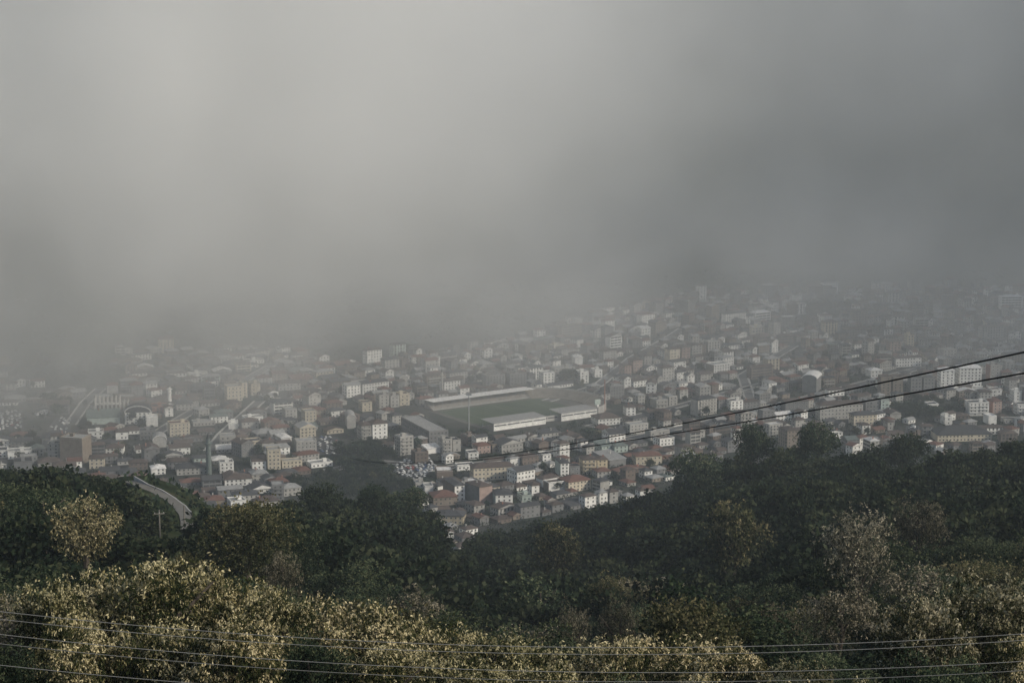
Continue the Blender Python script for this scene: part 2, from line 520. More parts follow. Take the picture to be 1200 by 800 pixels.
def building(p, w, d, h, floors, rot, wall, roof, rtype, name='house', win=True, hero=False, balc=0, side_wall=None, label=None, lm=None,
             cat=None, chim=None, style='windows', gmat=None, group=None, rh=None, nwin=None, ground=None):
    a = R(rot)
    root = link(name, None, None, p, a)
    floors = max(1, floors)
    b = MB(); wall_mb(b, w, d, h, floors, win and not hero, faces='fblr' if w < 12 or random.random() < .4 else 'fb', style=style)
    if hero and win: wall_mb_extra(b, w, d, h, floors)
    wo = b.build('wall', [WM[wall], GLASS], root)
    if side_wall:
        s = MB(); s.box(-w / 2 - .25, -w / 2 - .003, -d / 2 - .02, d / 2 + .02, -3.4, h - .01)
        tag(s.build('side_wall', WM[side_wall], root), '%s blank side wall' % side_wall)
    if rh is None: rh = min(w, d) * random.uniform(.17, .23)
    r = MB(); roof_mb(r, w, d, h, rtype, rh, 0.0 if rtype == 'flat' else .6)
    mats = [RM[roof], gmat or WM[wall], RM['white']]
    ro = r.build('roof', mats, root)
    if chim is None: chim = random.random() < .45 and w < 34 and rtype != 'arch'
    if rtype == 'flat':
        if chim:
            c = MB(); ox = random.uniform(-.25, .25) * w
            c.box(ox - 1.6, ox + 1.6, -1.5, 1.5, h + .23, h + 2.7); c.box(ox - 1.8, ox + 1.8, -1.7, 1.7, h + 2.702, h + 2.9)
            c.build('stair_hut', WM[wall], root)
    elif chim and rtype != 'arch':
        c = MB(); ox, oy = random.uniform(.1, .3) * w * random.choice((-1, 1)), random.uniform(-.12, .12) * d
        c.box(ox - .4, ox + .4, oy - .4, oy + .4, h + .5, h + rh + 1.1); c.box(ox - .52, ox + .52, oy - .52, oy + .52, h + rh + 1.102, h + rh + 1.25)
        c.build('chimney', WM['off-white' if random.random() < .5 else 'brick-red'], ro)
    fh = h / floors
    if hero and win:
        n = nwin or max(2, int((w - 1.0) / 3.2))
        for fi in range(floors):
            for k in range(n):
                o = link('window', WIN_ME, root, ((k - (n - 1) / 2) * (w - .8) / n, -d / 2 - .02, fh * (fi + .54)))
                o.scale = (1.45, 1, 1.55)
    for k in range(balc):
        bw = w * (.8 if balc == 1 else .86 / balc); cx = 0 if balc == 1 else (k - (balc - 1) / 2) * w / balc
        for fi in range(1, floors):
            c = MB(); z = fh * fi
            c.box(cx - bw / 2, cx + bw / 2, -d / 2 - 1.3, -d / 2 - .003, z - .12, z + .05)
            c.box(cx - bw / 2, cx + bw / 2, -d / 2 - 1.3, -d / 2 - 1.2, z + .052, z + .95)
            for sx in (cx - bw / 2, cx + bw / 2 - .1): c.box(sx, sx + .1, -d / 2 - 1.198, -d / 2 - .004, z + .052, z + .95)
            c.build('balcony', WM[wall] if wall != 'tan' else WM['off-white'], root)
    if ground:
        c = MB(); c.box(-w / 2 - .7, w / 2 + .7, -d / 2 - 2.2, -d / 2 - .003, -1.5, 2.9); c.box(-w / 2 - 1, w / 2 + 1, -d / 2 - 2.5, -d / 2 - .004, 2.902, 3.3)
        c.build('ground_floor_arcade', WM[ground], root)
    SQ.append((p.x, p.y, .5 * max(w, d) * .9 + .25 * min(w, d)))
    if lm: LM.append((lm, p.x, p.y))
    BLD.append(dict(o=root, x=p.x, y=p.y, w=w, h=h, floors=floors, wall=wall, roof=roof, rtype=rtype, cat=cat or ('house' if name == 'house' else 'building'),
                    label=label, name=name, group=group))
    return root


def wall_mb_extra(b, w, d, h, floors):
    """windows on the three sides of a hero building that turn away from the photograph"""
    c = MB(); wall_mb(c, w, d, h, floors, True, faces='blr')
    n = len(b.v); b.v += c.v[8:]; b.f += [tuple(i - 8 + n for i in f) for f in c.f[5:]]; b.m += c.m[5:]


def H(u0, u1, vt, vb, wall='white', roof='brown', rtype='hip', rot=29, d=12, dv=0, **k):
    """a building given by the facade it shows in the photograph; size and place are worked out in metres on the ground"""
    g = ground_at((u0 + u1) / 2, vb + dv)
    s = F / (g.y * 1.02)
    w = max(5, (u1 - u0) / s / max(.6, math.cos(R(rot)))); h = max(3.0, (vb - vt) / s)
    n = Vector((math.sin(R(rot)), -math.cos(R(rot)), 0))
    c = g - n * (d / 2); c.z = hgt(c.x, c.y)
    HB.append((u0 - d * math.sin(R(abs(rot))) * s, u1, vt, vb, g.y))
    fl = k.pop('floors', None) or max(1, round(h / 3.1))
    k.setdefault('name', 'house' if fl <= 3 and w < 22 else 'apartment_block')
    return building(c, w, d, h, fl, rot, wall, roof, rtype, **k)

# ------------------------------------------------------------------ the stadium
def line_int(p): return ground_at(p[0], p[1])


cFL, cFR, cNR, cNL = [ground_at(*q) for q in ((510, 481), (635, 467), (684, 481), (567, 500))]
pc = (cFL + cFR + cNR + cNL) / 4
e1 = ((cFR - cFL) + (cNR - cNL)).normalized(); e1.z = 0; e1.normalize()
GRID = math.degrees(math.atan2(e1.y, e1.x))
PL = ((cFR - cFL).length + (cNR - cNL).length) / 2; PW = ((cFL - cNL).length + (cFR - cNR).length) / 2
print('stadium', pc, GRID, PL, PW)
SA = R(GRID)
e2 = Vector((-e1.y, e1.x, 0))


def S(a, b, z=0): return pc + e1 * a + e2 * b + Vector((0, 0, z))


def stad_obj(): return (pc.x, pc.y, 0)


hl, hw = PL / 2, PW / 2
b = MB(); b.box(-hl - 6, hl + 26, -hw - 7, hw + 6, -1, .06); tag(b.build('stadium_apron', noisy('running_apron', around((.10, .095, .08), .25), .06), None, (pc.x, pc.y, 0), SA), kind='structure')
b = MB(); b.box(-hl, hl, -hw, hw, -.9, .10); tag(b.build('football_pitch', TURF, None, (pc.x, pc.y, 0), SA), kind='structure')
b = MB()
for (x0, x1, y0, y1) in ((-hl + 2, hl - 2, -hw + 2, -hw + 2.2), (-hl + 2, hl - 2, hw - 2.2, hw - 2), (-hl + 2, -hl + 2.2, -hw + 2.2, hw - 2.2), (hl - 2.2, hl - 2, -hw + 2.2, hw - 2.2),
                         (-.1, .1, -hw + 2.2, hw - 2.2), (hl - 18, hl - 17.8, -20, 20), (-hl + 17.8, -hl + 18, -20, 20)):
    b.box(x0, x1, y0, y1, .05, .106)
tag(b.build('pitch_markings', WM['off-white'], None, (pc.x, pc.y, 0), SA), kind='structure')

SEAT = noisy('stand_seating', around((.27, .25, .225), .3), .25)


def stand(name, label, L, D, Ht, loc, rz, roofed=True, wallm='cream', roofm='pale grey', steps=9, back=True, groof=0):
    """a grandstand: local x along the touchline, +y away from the pitch"""
    root = thing(name, label, 'grandstand', loc, rz, None)
    b = MB()
    for k in range(steps):
        y0, y1 = D * k / steps, D * (k + 1) / steps
        b.box(-L / 2, L / 2, y0, y1 - .002, 0, 1.2 + (Ht * .62) * k / steps)
    b.build('terrace', SEAT, root)
    b = MB(); hb = Ht if roofed else Ht * .72
    b.box(-L / 2, L / 2, D + .003, D + .5, -2, hb)
    b.build('rear_wall', WM[wallm], root)
    # a dark recessed strip of openings high in the back wall
    if back:
        n = max(2, int(L / 13))
        for k in range(n):
            c = MB(); x = (k - (n - 1) / 2) * L / n
            c.box(x - L / n * .46, x + L / n * .46, D + .46, D + .56, hb - 2.3, hb - 1.2)
            c.build('rear_opening', GLASS, root)
    b = MB(); b.box(-L / 2, L / 2, -.35, -.003, 0, 1.3); b.build('front_parapet', WM['off-white'], root)
    if roofed:
        b = MB()
        z0, z1 = Ht + .6, Ht + 1.2
        x = L / 2 + .5
        P = [(-x, -1.0, z1), (x, -1.0, z1), (x, D + 1.2, z0), (-x, D + 1.2, z0)]
        b.quad([(p[0], p[1], p[2] + .3) for p in P], 0); b.quad(P[::-1], 0)
        for i in range(4):
            q, r_ = P[i], P[(i + 1) % 4]
            b.quad([q, r_, (r_[0], r_[1], r_[2] + .3), (q[0], q[1], q[2] + .3)], 1)
        b.build('roof', [RM[roofm], RM['white']], root)
        n = max(3, int(L / 9))
        for k in range(n):
            c = MB(); x = (k - (n - 1) / 2) * (L - 1) / (n - 1) * .999
            c.box(x - .15, x + .15, .1, .4, .9, z1 - .02); c.build('roof_post', METAL, root)
        for k in range(n):
            c = MB(); x = (k - (n - 1) / 2) * (L - 2) / (n - 1)
            c.box(x - .15, x + .15, D - .4, D - .1, Ht * .62, z0 - .01); c.build('roof_post', METAL, root)
    return root


LM.append(('football pitch', pc.x, pc.y))
# far side: roofed along its whole length
fp = S(-3, hw + 5); stand('grandstand', 'long roofed far-side grandstand with white roof edge behind the football pitch', PL * .98, 15, 7.0, (fp.x, fp.y, 0), SA, wallm='off-white', roofm='white')
# near side: two roofed stands seen from behind, a low gap between them
n0 = S(-hl + 26, -hw - 5); stand('grandstand', 'left half of the near grandstand, grey roof above a sunlit white rear wall', 56, 19, 6.2, (n0.x, n0.y, 0), SA + math.pi, wallm='white')
n1 = S(hl - 24, -hw - 5); stand('grandstand', 'shorter right half of the near grandstand, grey roof above a white rear wall', 40, 18, 6.6, (n1.x, n1.y, 0), SA + math.pi, wallm='white')
n2 = S(hl - 55.5, -hw - 5); stand('grandstand', 'low unroofed terrace in the gap between the two near grandstands', 22, 12, 6.8, (n2.x, n2.y, 0), SA + math.pi, roofed=False, wallm='off-white')
# curved uncovered terrace round the right-hand end
root = thing('curved_terrace', 'curved open tan terrace round the right end of the football pitch', 'grandstand', (pc.x, pc.y, 0), SA)
b = MB(); c = MB(); cx = hl - 14; steps = 9; nseg = 26
for k in range(steps):
    r0, r1 = 34 + k * 1.9, 34 + (k + 1) * 1.9; z = 1.0 + k * .62
    for i in range(nseg):
        a0, a1 = [math.pi * (-.40 + .86 * (i + t) / nseg) for t in (0, 1)]
        pt = lambda r, a, zz: (cx + r * math.cos(a) * .95, r * 1.15 * math.sin(a), zz)
        b.quad([pt(r0, a0, z), pt(r1, a0, z), pt(r1, a1, z), pt(r0, a1, z)])
        b.quad([pt(r0, a0, z - .62 if k else 0), pt(r0, a0, z), pt(r0, a1, z), pt(r0, a1, z - .62 if k else 0)])
        if k == steps - 1:
            for (ra, rb) in ((r1, r1 + .5),):
                zt = z + 1.3
                c.quad([pt(ra, a0, zt), pt(rb, a0, zt), pt(rb, a1, zt), pt(ra, a1, zt)])
                c.quad([pt(ra, a0, z - .4), pt(ra, a0, zt), pt(ra, a1, zt), pt(ra, a1, z - .4)])
                c.quad([pt(rb, a1, -1), pt(rb, a1, zt), pt(rb, a0, zt), pt(rb, a0, -1)])
b.build('terrace', noisy('terrace_concrete', around((.23, .205, .17), .3), .12), root); c.build('outer_wall', CONC, root)


def mast(u, v, h, label, mat, head=True):
    g = ground_at(u, v)
    root = thing('floodlight_mast', label, 'floodlight', g)
    b = MB(); b.tube([(0, 0, -1), (0, 0, h * .5), (0, 0, h)], [.62, .5, .36], 8); b.build('pole', mat, root)
    if head:
        b = MB(); b.box(-2.4, 2.4, -.25, .25, h - .2, h + 2.4); b.build('lamp_frame', METAL, root)
        for i in range(4):
            for j in range(2):
                c = MB(); x = -1.8 + i * 1.2; z = h + .4 + j * 1.1
                c.box(x - .42, x + .42, .253, .6, z - .4, z + .4); c.build('lamp', FRAME, root)
    return root


mast(549.5, 507, 34, 'tall grey floodlight mast standing at the near left corner of the pitch', METAL)
mast(708.5, 482, 31, 'tall reddish floodlight mast standing behind the curved right terrace', RUST)
g = ground_at(700, 485)
root = thing('signboard_tower', 'white pillar carrying a pale boxy board right of the near grandstand', 'sign', g, SA)
b = MB(); b.box(-.9, .9, -.9, .9, -1, 9); b.build('pillar', WM['white'], root)
b = MB(); b.box(-3, 3, -.7, .7, 9.003, 13.5); b.box(-3.2, 3.2, -.8, .8, 13.502, 13.8); b.build('board', WM['pale green'], root)
for a in range(-6, 8):
    for bb in range(-5, 6):
        if abs(a * 14) < hl + 34 and -hw - 34 < bb * 14 < hw + 24:
            q = S(a * 14 + 6, bb * 14); SQ.append((q.x, q.y, 12))

HB += [(567, 632, 490, 514, 1790), (632, 694, 484, 506, 1800)]
# ------------------------------------------------------------------ buildings read off the photograph
G = GRID
AB = 'apartment_block'
# sports hall at the left end of the pitch
g0 = ground_at(470, 503); g1 = ground_at(503, 521)
hd = (g0 - g1).length; hx = math.atan2((g0 - g1).y, (g0 - g1).x)
mid = (g0 + g1) / 2 + Vector((math.cos(hx - math.pi / 2), math.sin(hx - math.pi / 2), 0)) * 9
building(mid, hd, 18, 11, 3, math.degrees(hx) + 180, 'grey', 'pale grey', 'flat', name='sports_hall', lm='long grey sports hall', cat='hall',
         label='long grey three-storey sports hall with flat pale roof at the left end of the pitch', chim=False)
H(70, 98, 513, 543, 'tan', 'pale grey', 'flat', rot=-14, d=17, hero=False, win=False, name=AB, lm='big blank tan block', chim=True,
  label='big tan block with a blank windowless wall at the wood edge on the left')
H(56, 70, 520, 540, 'off-white', 'dark grey', 'flat', rot=0, d=12, balc=1, name=AB, label='off-white apartment block with balcony bands on the left of the big blank tan block')
H(105, 122, 537, 549, 'cream', 'brown', 'hip', rot=8, hero=True, lm='small cream house', label='three-storey cream house with brown roof just right of the big blank tan block')
H(124, 144, 525, 532, 'white', 'brown', 'hip', rot=4, d=14, name='long_house', label='long low white house with brown roof behind the small cream house')
H(147, 177, 483, 497, 'white', 'dark grey', 'arch', rot=6, d=13, hero=True, name='school', rh=6.5, gmat=RM['dark grey'], lm='white arched school', cat='school', floors=4, label='white four-storey school with a wide arched roof on the left of town')
H(103, 140, 489, 497, 'pale green', 'green-grey', 'gable', rot=12, d=26, win=False, name='hall', lm='green-grey shed', label='broad low shed with green-grey roof below the unfinished column frame', cat='hall')
H(172, 185, 489, 500, 'white', 'white', 'flat', rot=12, win=False, label='plain white box house with few windows right of the white arched school')
H(180, 195, 516, 524, 'off-white', 'pale grey', 'arch', rot=12, d=14, win=False, rh=5, name='hall', label='pale hall with rounded gable below the plain white box house', cat='hall')
H(164, 182, 505, 515, 'grey', 'dark grey', 'flat', rot=10, balc=1, name=AB)
H(136, 150, 506, 515, 'white', 'brown', 'hip', rot=10)
H(170, 187, 526, 541, 'grey', 'brown', 'gablef', rot=20, d=16)
H(178, 194, 549, 556, 'white', 'white', 'hip', rot=15, label='small white-roofed house at the wood edge beside the road')
H(194, 203, 478, 488, 'white', 'brown', 'gablef', rot=16)
H(200, 222, 496, 511, 'cream', 'red-brown', 'flat', rot=20, lm='flat red-roofed cream block', hero=True, name=AB, label='cream four-storey block with flat red-brown roof in the left town')
H(258, 276, 511, 521, 'off-white', 'pale grey', 'flat', rot=12, balc=1, lm='flat off-white banded house', label='flat-roofed off-white house with two pale balcony bands above the cream corner tower')
H(268, 279, 496, 503, 'white', 'white', 'flat', rot=8, win=False)
H(284, 303, 494, 503, 'off-white', 'brown', 'hip', rot=20)
H(267, 284, 453, 470, 'cream', 'pale grey', 'flat', rot=22, hero=True, name=AB, lm='hazy cream apartment block', label='hazy cream apartment block with small windows at the far edge of left town')
H(284, 290, 449, 466, 'cream', 'pale grey', 'flat', rot=22, name=AB)
H(295, 305, 450, 463, 'cream', 'brown', 'flat', rot=22, name=AB)
H(327, 352, 449, 457, 'off-white', 'brown', 'hip', rot=20, d=14)
H(335, 348, 480, 490, 'off-white', 'pale grey', 'flat', rot=22)
H(358, 371, 482, 497, 'cream', 'pale grey', 'flat', rot=22, hero=True, name=AB, lm='tall hazy cream block', label='tall hazy cream block standing above a cream gabled house')
H(352, 370, 501, 512, 'cream', 'pale grey', 'gable', rot=22, d=16, lm='cream gabled house')
H(348, 371, 517, 530, 'off-white', 'pale grey', 'flat', rot=15, hero=True, name=AB, lm='off-white gridded block', label='off-white three-storey block with a grid of windows left of the hazy trees')
H(314, 329, 527, 550, 'cream', 'pale grey', 'flat', rot=12, hero=True, name=AB, lm='cream corner tower', label='slender cream tower block with pale flat roof at the front of left town')
H(296, 312, 540, 550, 'white', 'brown', 'hip', rot=12, d=20, hero=True, label='white house with broad brown roof just left of the cream corner tower')
H(331, 354, 540, 548, 'cream', 'pale grey', 'flat', rot=16, d=9, name='long_house', label='long low cream building stretching right from the cream corner tower')
H(284, 297, 519, 535, 'grey', 'brown', 'gable', rot=38, d=17, hero=True, name=AB, lm='grey gabled block', label='grey block with a pale steep gable above the broad brown roof')
H(258, 274, 542, 554, 'white', 'pale grey', 'flat', rot=14, hero=True, name=AB)
H(208, 244, 548, 556, 'off-white', 'dark grey', 'hip', rot=14, d=16, name='long_house', lm='long dark-roofed house')
H(264, 295, 561, 569, 'white', 'brown', 'hip', rot=14, d=15, name='long_house')
H(319, 333, 568, 586, 'grey', 'pale grey', 'flat', rot=10, balc=1, name=AB, label='grey block with white balcony bands half hidden behind the dark rounded trees')
H(424, 436, 498, 515, 'off-white', 'brown', 'hip', rot=22, d=14, balc=1, hero=True, name=AB, lm='white twin apartments', label='off-white left half, with balconies, of the brown-roofed apartments facing the car park')
H(437, 454, 496, 514, 'white', 'brown', 'hip', rot=22, d=14, hero=True, name=AB, label='taller white right half of the white brown-roofed apartments facing the car park')
H(407, 417, 490, 502, 'off-white', 'pale grey', 'arch', rot=10, d=20, win=False, rh=4, name='hall', label='pale hall with rounded white end wall left of the white twin apartments', cat='hall')
H(425, 436, 472, 482, 'cream', 'brown', 'flat', rot=22, name=AB)
H(445, 456, 463, 478, 'off-white', 'brown', 'flat', rot=22, name=AB)
H(458, 468, 464, 477, 'off-white', 'brown', 'flat', rot=22, name=AB)
H(469, 480, 462, 475, 'cream', 'brown', 'flat', rot=22, name=AB)
H(487, 502, 530, 543, 'brown', 'dark grey', 'flat', rot=20, name=AB, lm='dark brown block', label='dark brown flat-roofed block beside the white-roofed car park shed')
H(501, 516, 525, 531, 'white', 'white', 'shed', rot=30, d=10, win=False, name='shed', label='low shed with bright white roof beside the car park', cat='shed')
H(519, 530, 515, 531, 'off-white', 'dark grey', 'flat', rot=22, hero=True, balc=1, name=AB, lm='off-white block by the hall', label='off-white apartment block with balconies just right of the long grey sports hall')
H(531, 540, 516, 529, 'off-white', 'dark grey', 'flat', rot=22, name=AB)
H(512, 531, 552, 560, 'brown', 'white', 'flat', rot=8, d=16, win=False, name='workshop', label='low brown workshop with a bright white roof band at the front edge', cat='workshop')
H(533, 545, 568, 587, 'white', 'dark grey', 'hip', rot=22, d=26, hero=True, side_wall='brown', name=AB, lm='white-fronted dark-roofed block', label='four-storey block with white windowed front and long brown side wall above red-brown roofs')
H(508, 536, 582, 592, 'tan', 'red-brown', 'hip', rot=14, d=17, name='house', lm='red-brown roofed house', label='house with broad red-brown roof below the white-fronted dark-roofed block')
H(562, 577, 569, 590, 'pink', 'brown', 'hip', rot=34, d=20, win=False, side_wall='grey', name=AB, lm='pink-fronted block', label='block with blank pale pink front and grey side wall below the cream row')
H(581, 601, 579, 593, 'white', 'dark grey', 'hip', rot=10, d=17, hero=True, side_wall='pale green', lm='white house by the trees', label='white three-storey house with dark hipped roof at the front edge of town')
H(509, 543, 604, 614, 'yellow', 'dark grey', 'hip', rot=-8, d=14, name='long_house', hero=True, lm='sunlit yellow house', label='sunlit yellow long house with dark roof lowest in the middle of town')
H(515, 519, 622, 630, 'white', 'brown', 'gable', rot=0, d=6); H(526, 530, 624, 631, 'white', 'brown', 'gable', rot=8, d=6)
H(487, 497, 566, 577, 'off-white', 'pale grey', 'flat', rot=12, hero=True, label='small off-white block just below the front of the car park')
H(498, 508, 570, 580, 'white', 'pale grey', 'flat', rot=12, win=True)
H(536, 556, 545, 551, 'white', 'dark grey', 'flat', rot=16, d=9)
H(549, 561, 531, 538, 'white', 'dark grey', 'flat', rot=14)
H(560, 575, 522, 531, 'pink', 'red-brown', 'hip', rot=24, d=12)
H(577, 586, 521, 530, 'tan', 'brown', 'flat', rot=24)
H(588, 613, 520, 530, 'off-white', 'dark grey', 'gablef', rot=30, d=15, name='long_house')
H(571, 595, 539, 545, 'off-white', 'brown', 'hip', rot=24, d=9)
H(555, 602, 547, 562, 'cream', 'brown', 'hip', rot=14, d=14, hero=True, name=AB, lm='long cream apartment row', label='long cream three-storey apartment row with brown roof below the stadium')
H(606, 627, 551, 566, 'white', 'dark grey', 'gable', rot=36, d=14, hero=True, name=AB, lm='white gabled block', label='white gabled block adjoining the right end of the long cream row')
H(612, 623, 581, 588, 'pale green', 'brown', 'flat', rot=20)
H(683, 699, 538, 556, 'yellow', 'brown', 'hip', rot=12, d=14, hero=True, balc=1, name=AB, lm='yellow balconied block', label='yellow four-storey block with balcony bands below the stadium')
H(700, 712, 538, 550, 'yellow', 'brown', 'hip', rot=12, d=12, name=AB)
H(657, 667, 542, 558, 'white', 'dark grey', 'hip', rot=14, d=17, hero=True, nwin=2, side_wall='pale green', name=AB, lm='slim white block', label='slim white block with two columns of dark windows')
H(668, 680, 547, 557, 'grey', 'brown', 'flat', rot=14, hero=True, d=9, label='grey house with a window grid just right of the slim white block')
H(700, 716, 552, 560, 'off-white', 'red-brown', 'hip', rot=20, d=12)
H(643, 663, 565, 576, 'white', 'brown', 'flat', rot=24, d=10, win=False, side_wall='brown', label='house with blank bright white wall and brown side below the slim white block')
H(666, 693, 563, 575, 'cream', 'red-brown', 'hip', rot=30, d=16, lm='cream red-roofed house')
H(745, 776, 534, 545, 'cream', 'red-brown', 'hip', rot=12, d=14, hero=True, name=AB, lm='cream red-roofed row', label='cream block with red-brown hipped roof beside the dark wood on the right')
H(714, 734, 538, 546, 'grey', 'pale grey', 'shed', rot=32, d=24, win=False, name='hall', label='grey hall with large pale sloping roof right of the yellow balconied block', cat='hall')
H(714, 733, 508, 519, 'white', 'dark grey', 'gable', rot=24, d=15, hero=True, lm='white dark-roofed house')
H(738, 760, 497, 508, 'off-white', 'pale grey', 'flat', rot=26, hero=True, d=10, name=AB, lm='pale gridded row', label='pale three-storey row with many windows right of the stadium')
H(762, 785, 505, 515, 'off-white', 'pale grey', 'flat', rot=26, balc=1, d=10, name=AB)
H(773, 791, 514, 522, 'white', 'brown', 'flat', rot=26)
H(701, 727, 490, 498, 'white', 'brown', 'hip', rot=20, d=18, hero=True, name='long_house', lm='long white house', label='long white house with dark windows right of the near grandstand')
H(635, 655, 507, 515, 'off-white', 'dark grey', 'shed', rot=26, d=9)
H(636, 646, 533, 541, 'white', 'dark grey', 'flat', rot=20)
H(705, 719, 522, 530, 'pale green', 'green-grey', 'shed', rot=24, d=14, name='shed', label='pale green shed between the two dark cables right of the stadium', cat='shed')
H(720, 736, 522, 530, 'pale green', 'green-grey', 'hip', rot=24, d=12)
# behind and right of the stadium
H(650, 674, 431, 445, 'off-white', 'pale grey', 'flat', rot=24, hero=True, name=AB, lm='pale block behind the stadium', label='pale four-storey flat-roofed block directly behind the far grandstand')
H(637, 650, 437, 450, 'white', 'pale grey', 'flat', rot=24, hero=True, name=AB, label='white block left of the pale block behind the stadium')
H(570, 592, 440, 453, 'grey', 'brown', 'flat', rot=24, name=AB, balc=1); H(598, 617, 438, 451, 'grey', 'brown', 'flat', rot=24, name=AB, balc=1)
H(674, 683, 419, 429, 'white', 'white', 'gablef', rot=10, d=14, win=False, label='bright white gabled house behind the dark tree clump')
H(680, 690, 436, 449, 'white', 'pale grey', 'flat', rot=22, name=AB); H(697, 706, 434, 442, 'white', 'white', 'flat', rot=18, win=True)
H(732, 740, 428, 440, 'pink', 'brown', 'hip', rot=26, name=AB); H(742, 753, 422, 437, 'pink', 'brown', 'hip', rot=26, hero=True, name=AB, lm='pinkish apartment row')
H(755, 764, 417, 430, 'off-white', 'brown', 'hip', rot=26, name=AB)
H(777, 784, 411, 420, 'white', 'brown', 'hip', rot=26, name=AB); H(785, 797, 409, 423, 'cream', 'brown', 'hip', rot=26, name=AB)
H(799, 809, 407, 420, 'pink', 'brown', 'hip', rot=26, name=AB); H(811, 823, 404, 417, 'off-white', 'brown', 'hip', rot=26, name=AB)
H(757, 768, 450, 461, 'white', 'brown', 'gable', rot=-8, d=20, hero=True, lm='white ended house', label='house with bright white end wall and brown roof on the plain right of the stadium')
H(734, 745, 477, 487, 'white', 'brown', 'hip', rot=12, hero=True, lm='small white villa', label='small white villa with six dark windows right of the reddish floodlight mast')
H(769, 783, 469, 478, 'off-white', 'pale grey', 'flat', rot=26, balc=1, name=AB); H(784, 794, 465, 475, 'off-white', 'pale grey', 'flat', rot=26, name=AB)
H(836, 856, 427, 436, 'white', 'pale grey', 'flat', rot=30, d=14, hero=True, side_wall='tan', name=AB, lm='tan and white long block', label='long white block with tan blank end wall on the right plain')
H(856, 871, 470, 480, 'white', 'dark grey', 'flat', rot=20, hero=True, lm='white block above the cables', label='white block with dark window squares just above the upper dark cable')
H(820, 833, 453, 464, 'off-white', 'pale grey', 'gable', rot=18)
H(881, 896, 384, 393, 'cream', 'pale grey', 'flat', rot=10, name=AB); H(916, 931, 372, 385, 'grey', 'white', 'flat', rot=4, name='gatehouse', label='dark hazy block framed by a pale roof slab in the far right town', lm='dark framed block')
H(940, 956, 443, 460, 'grey', 'white', 'arch', rot=-20, d=24, rh=4, side_wall=None, win=False, name='hall', lm='hall with white arched roof', label='grey-sided hall with white arched roof edge in the right town', cat='hall')
H(960, 1012, 474, 491, 'off-white', 'brown', 'hip', rot=12, d=13, hero=True, name=AB, lm='wide gridded apartment block', label='wide off-white apartment block with a grid of windows above the wood on the right')
H(920, 948, 470, 483, 'grey', 'brown', 'hip', rot=14, d=12, hero=True, name=AB, label='grey apartment block left of the wide gridded apartment block')
for i, (a, b_) in enumerate(((1032, 1044), (1046, 1058))): H(a, b_, 442, 463, 'tan', 'brown', 'flat', rot=4, d=13, name=AB, lm=('left' if i == 0 else 'right') + ' shaded tan tower', label='%s of two shaded tan towers crossed by the lower cable' % ('left' if i == 0 else 'right'))
for i, (a, b_) in enumerate(((1067, 1080), (1082, 1095))): H(a, b_, 443, 463, 'grey', 'dark grey', 'flat', rot=4, d=13, name=AB, label='%s of two grey towers left of the bright white towers' % ('left' if i == 0 else 'right'))
H(1102, 1118, 434, 458, 'white', 'white', 'hip', rot=3, d=14, hero=True, ground='white', name='tower_block', lm='slim white tower', label='slim bright white tower block with rows of windows, left of the white pair', cat='tower')
H(1124, 1150, 431, 456, 'white', 'white', 'hip', rot=3, d=15, hero=True, ground='white', name='tower_block', lm='broad white tower', label='broad bright white tower block with many windows, right of the white pair', cat='tower')
H(1160, 1172, 428, 446, 'off-white', 'brown', 'flat', rot=8, hero=True, side_wall='brick-red', name=AB, lm='red-sided block', label='pale block with brick-red side wall right of the broad white tower')
H(1178, 1189, 424, 433, 'off-white', 'pale grey', 'flat', rot=8, name=AB); H(1182, 1192, 445, 457, 'off-white', 'brown', 'hip', rot=8, hero=True, name=AB)
H(1162, 1174, 457, 465, 'white', 'brown', 'flat', rot=8); H(1163, 1174, 470, 484, 'pink', 'red-brown', 'hip', rot=14, hero=True, side_wall='brick-red', name=AB, lm='pink house on the right', label='pink house with red side wall right of the white balconied block')
H(1135, 1159, 472, 487, 'white', 'dark grey', 'flat', rot=6, balc=2, d=13, name=AB, lm='white balconied block', label='white block with long double balcony bands at the right edge of town')
H(1188, 1197, 459, 473, 'white', 'pale grey', 'flat', rot=6, name=AB); H(1192, 1204, 474, 486, 'white', 'dark grey', 'flat', rot=6, balc=1, name=AB)
H(1158, 1168, 488, 497, 'white', 'white', 'flat', rot=10, win=False); H(1107, 1116, 489, 498, 'white', 'pale grey', 'flat', rot=8); H(1088, 1100, 474, 484, 'white', 'dark grey', 'flat', rot=8, balc=1)
H(1098, 1163, 509, 517, 'cream', 'dark grey', 'hip', rot=5, d=24, rh=6, name='hall', lm='big dark-roofed hall', label='big hall with dark hipped roof and pale low walls behind the right wood', cat='hall')
H(1032, 1042, 469, 483, 'pale green', 'pale grey', 'flat', rot=8, name=AB); H(1014, 1031, 470, 483, 'grey', 'pale grey', 'flat', rot=8, name=AB)
H(1000, 1028, 486, 498, 'cream', 'dark grey', 'hip', rot=14, d=12, hero=True, name='long_house', lm='long cream villa', label='long cream villa with dark windows behind the right wood')
H(1010, 1020, 498, 509, 'white', 'brown', 'hip', rot=16); H(1040, 1047, 494, 504, 'off-white', 'brown', 'hip', rot=10)
H(1105, 1122, 410, 420, 'off-white', 'pale grey', 'flat', rot=20, name=AB); H(1063, 1071, 393, 408, 'yellow', 'brown', 'flat', rot=8, name=AB, label='narrow hazy yellowish tower in the far right town')
H(1043, 1056, 400, 412, 'pink', 'brown', 'hip', rot=10, name=AB); H(1020, 1034, 434, 442, 'white', 'white', 'hip', rot=16)

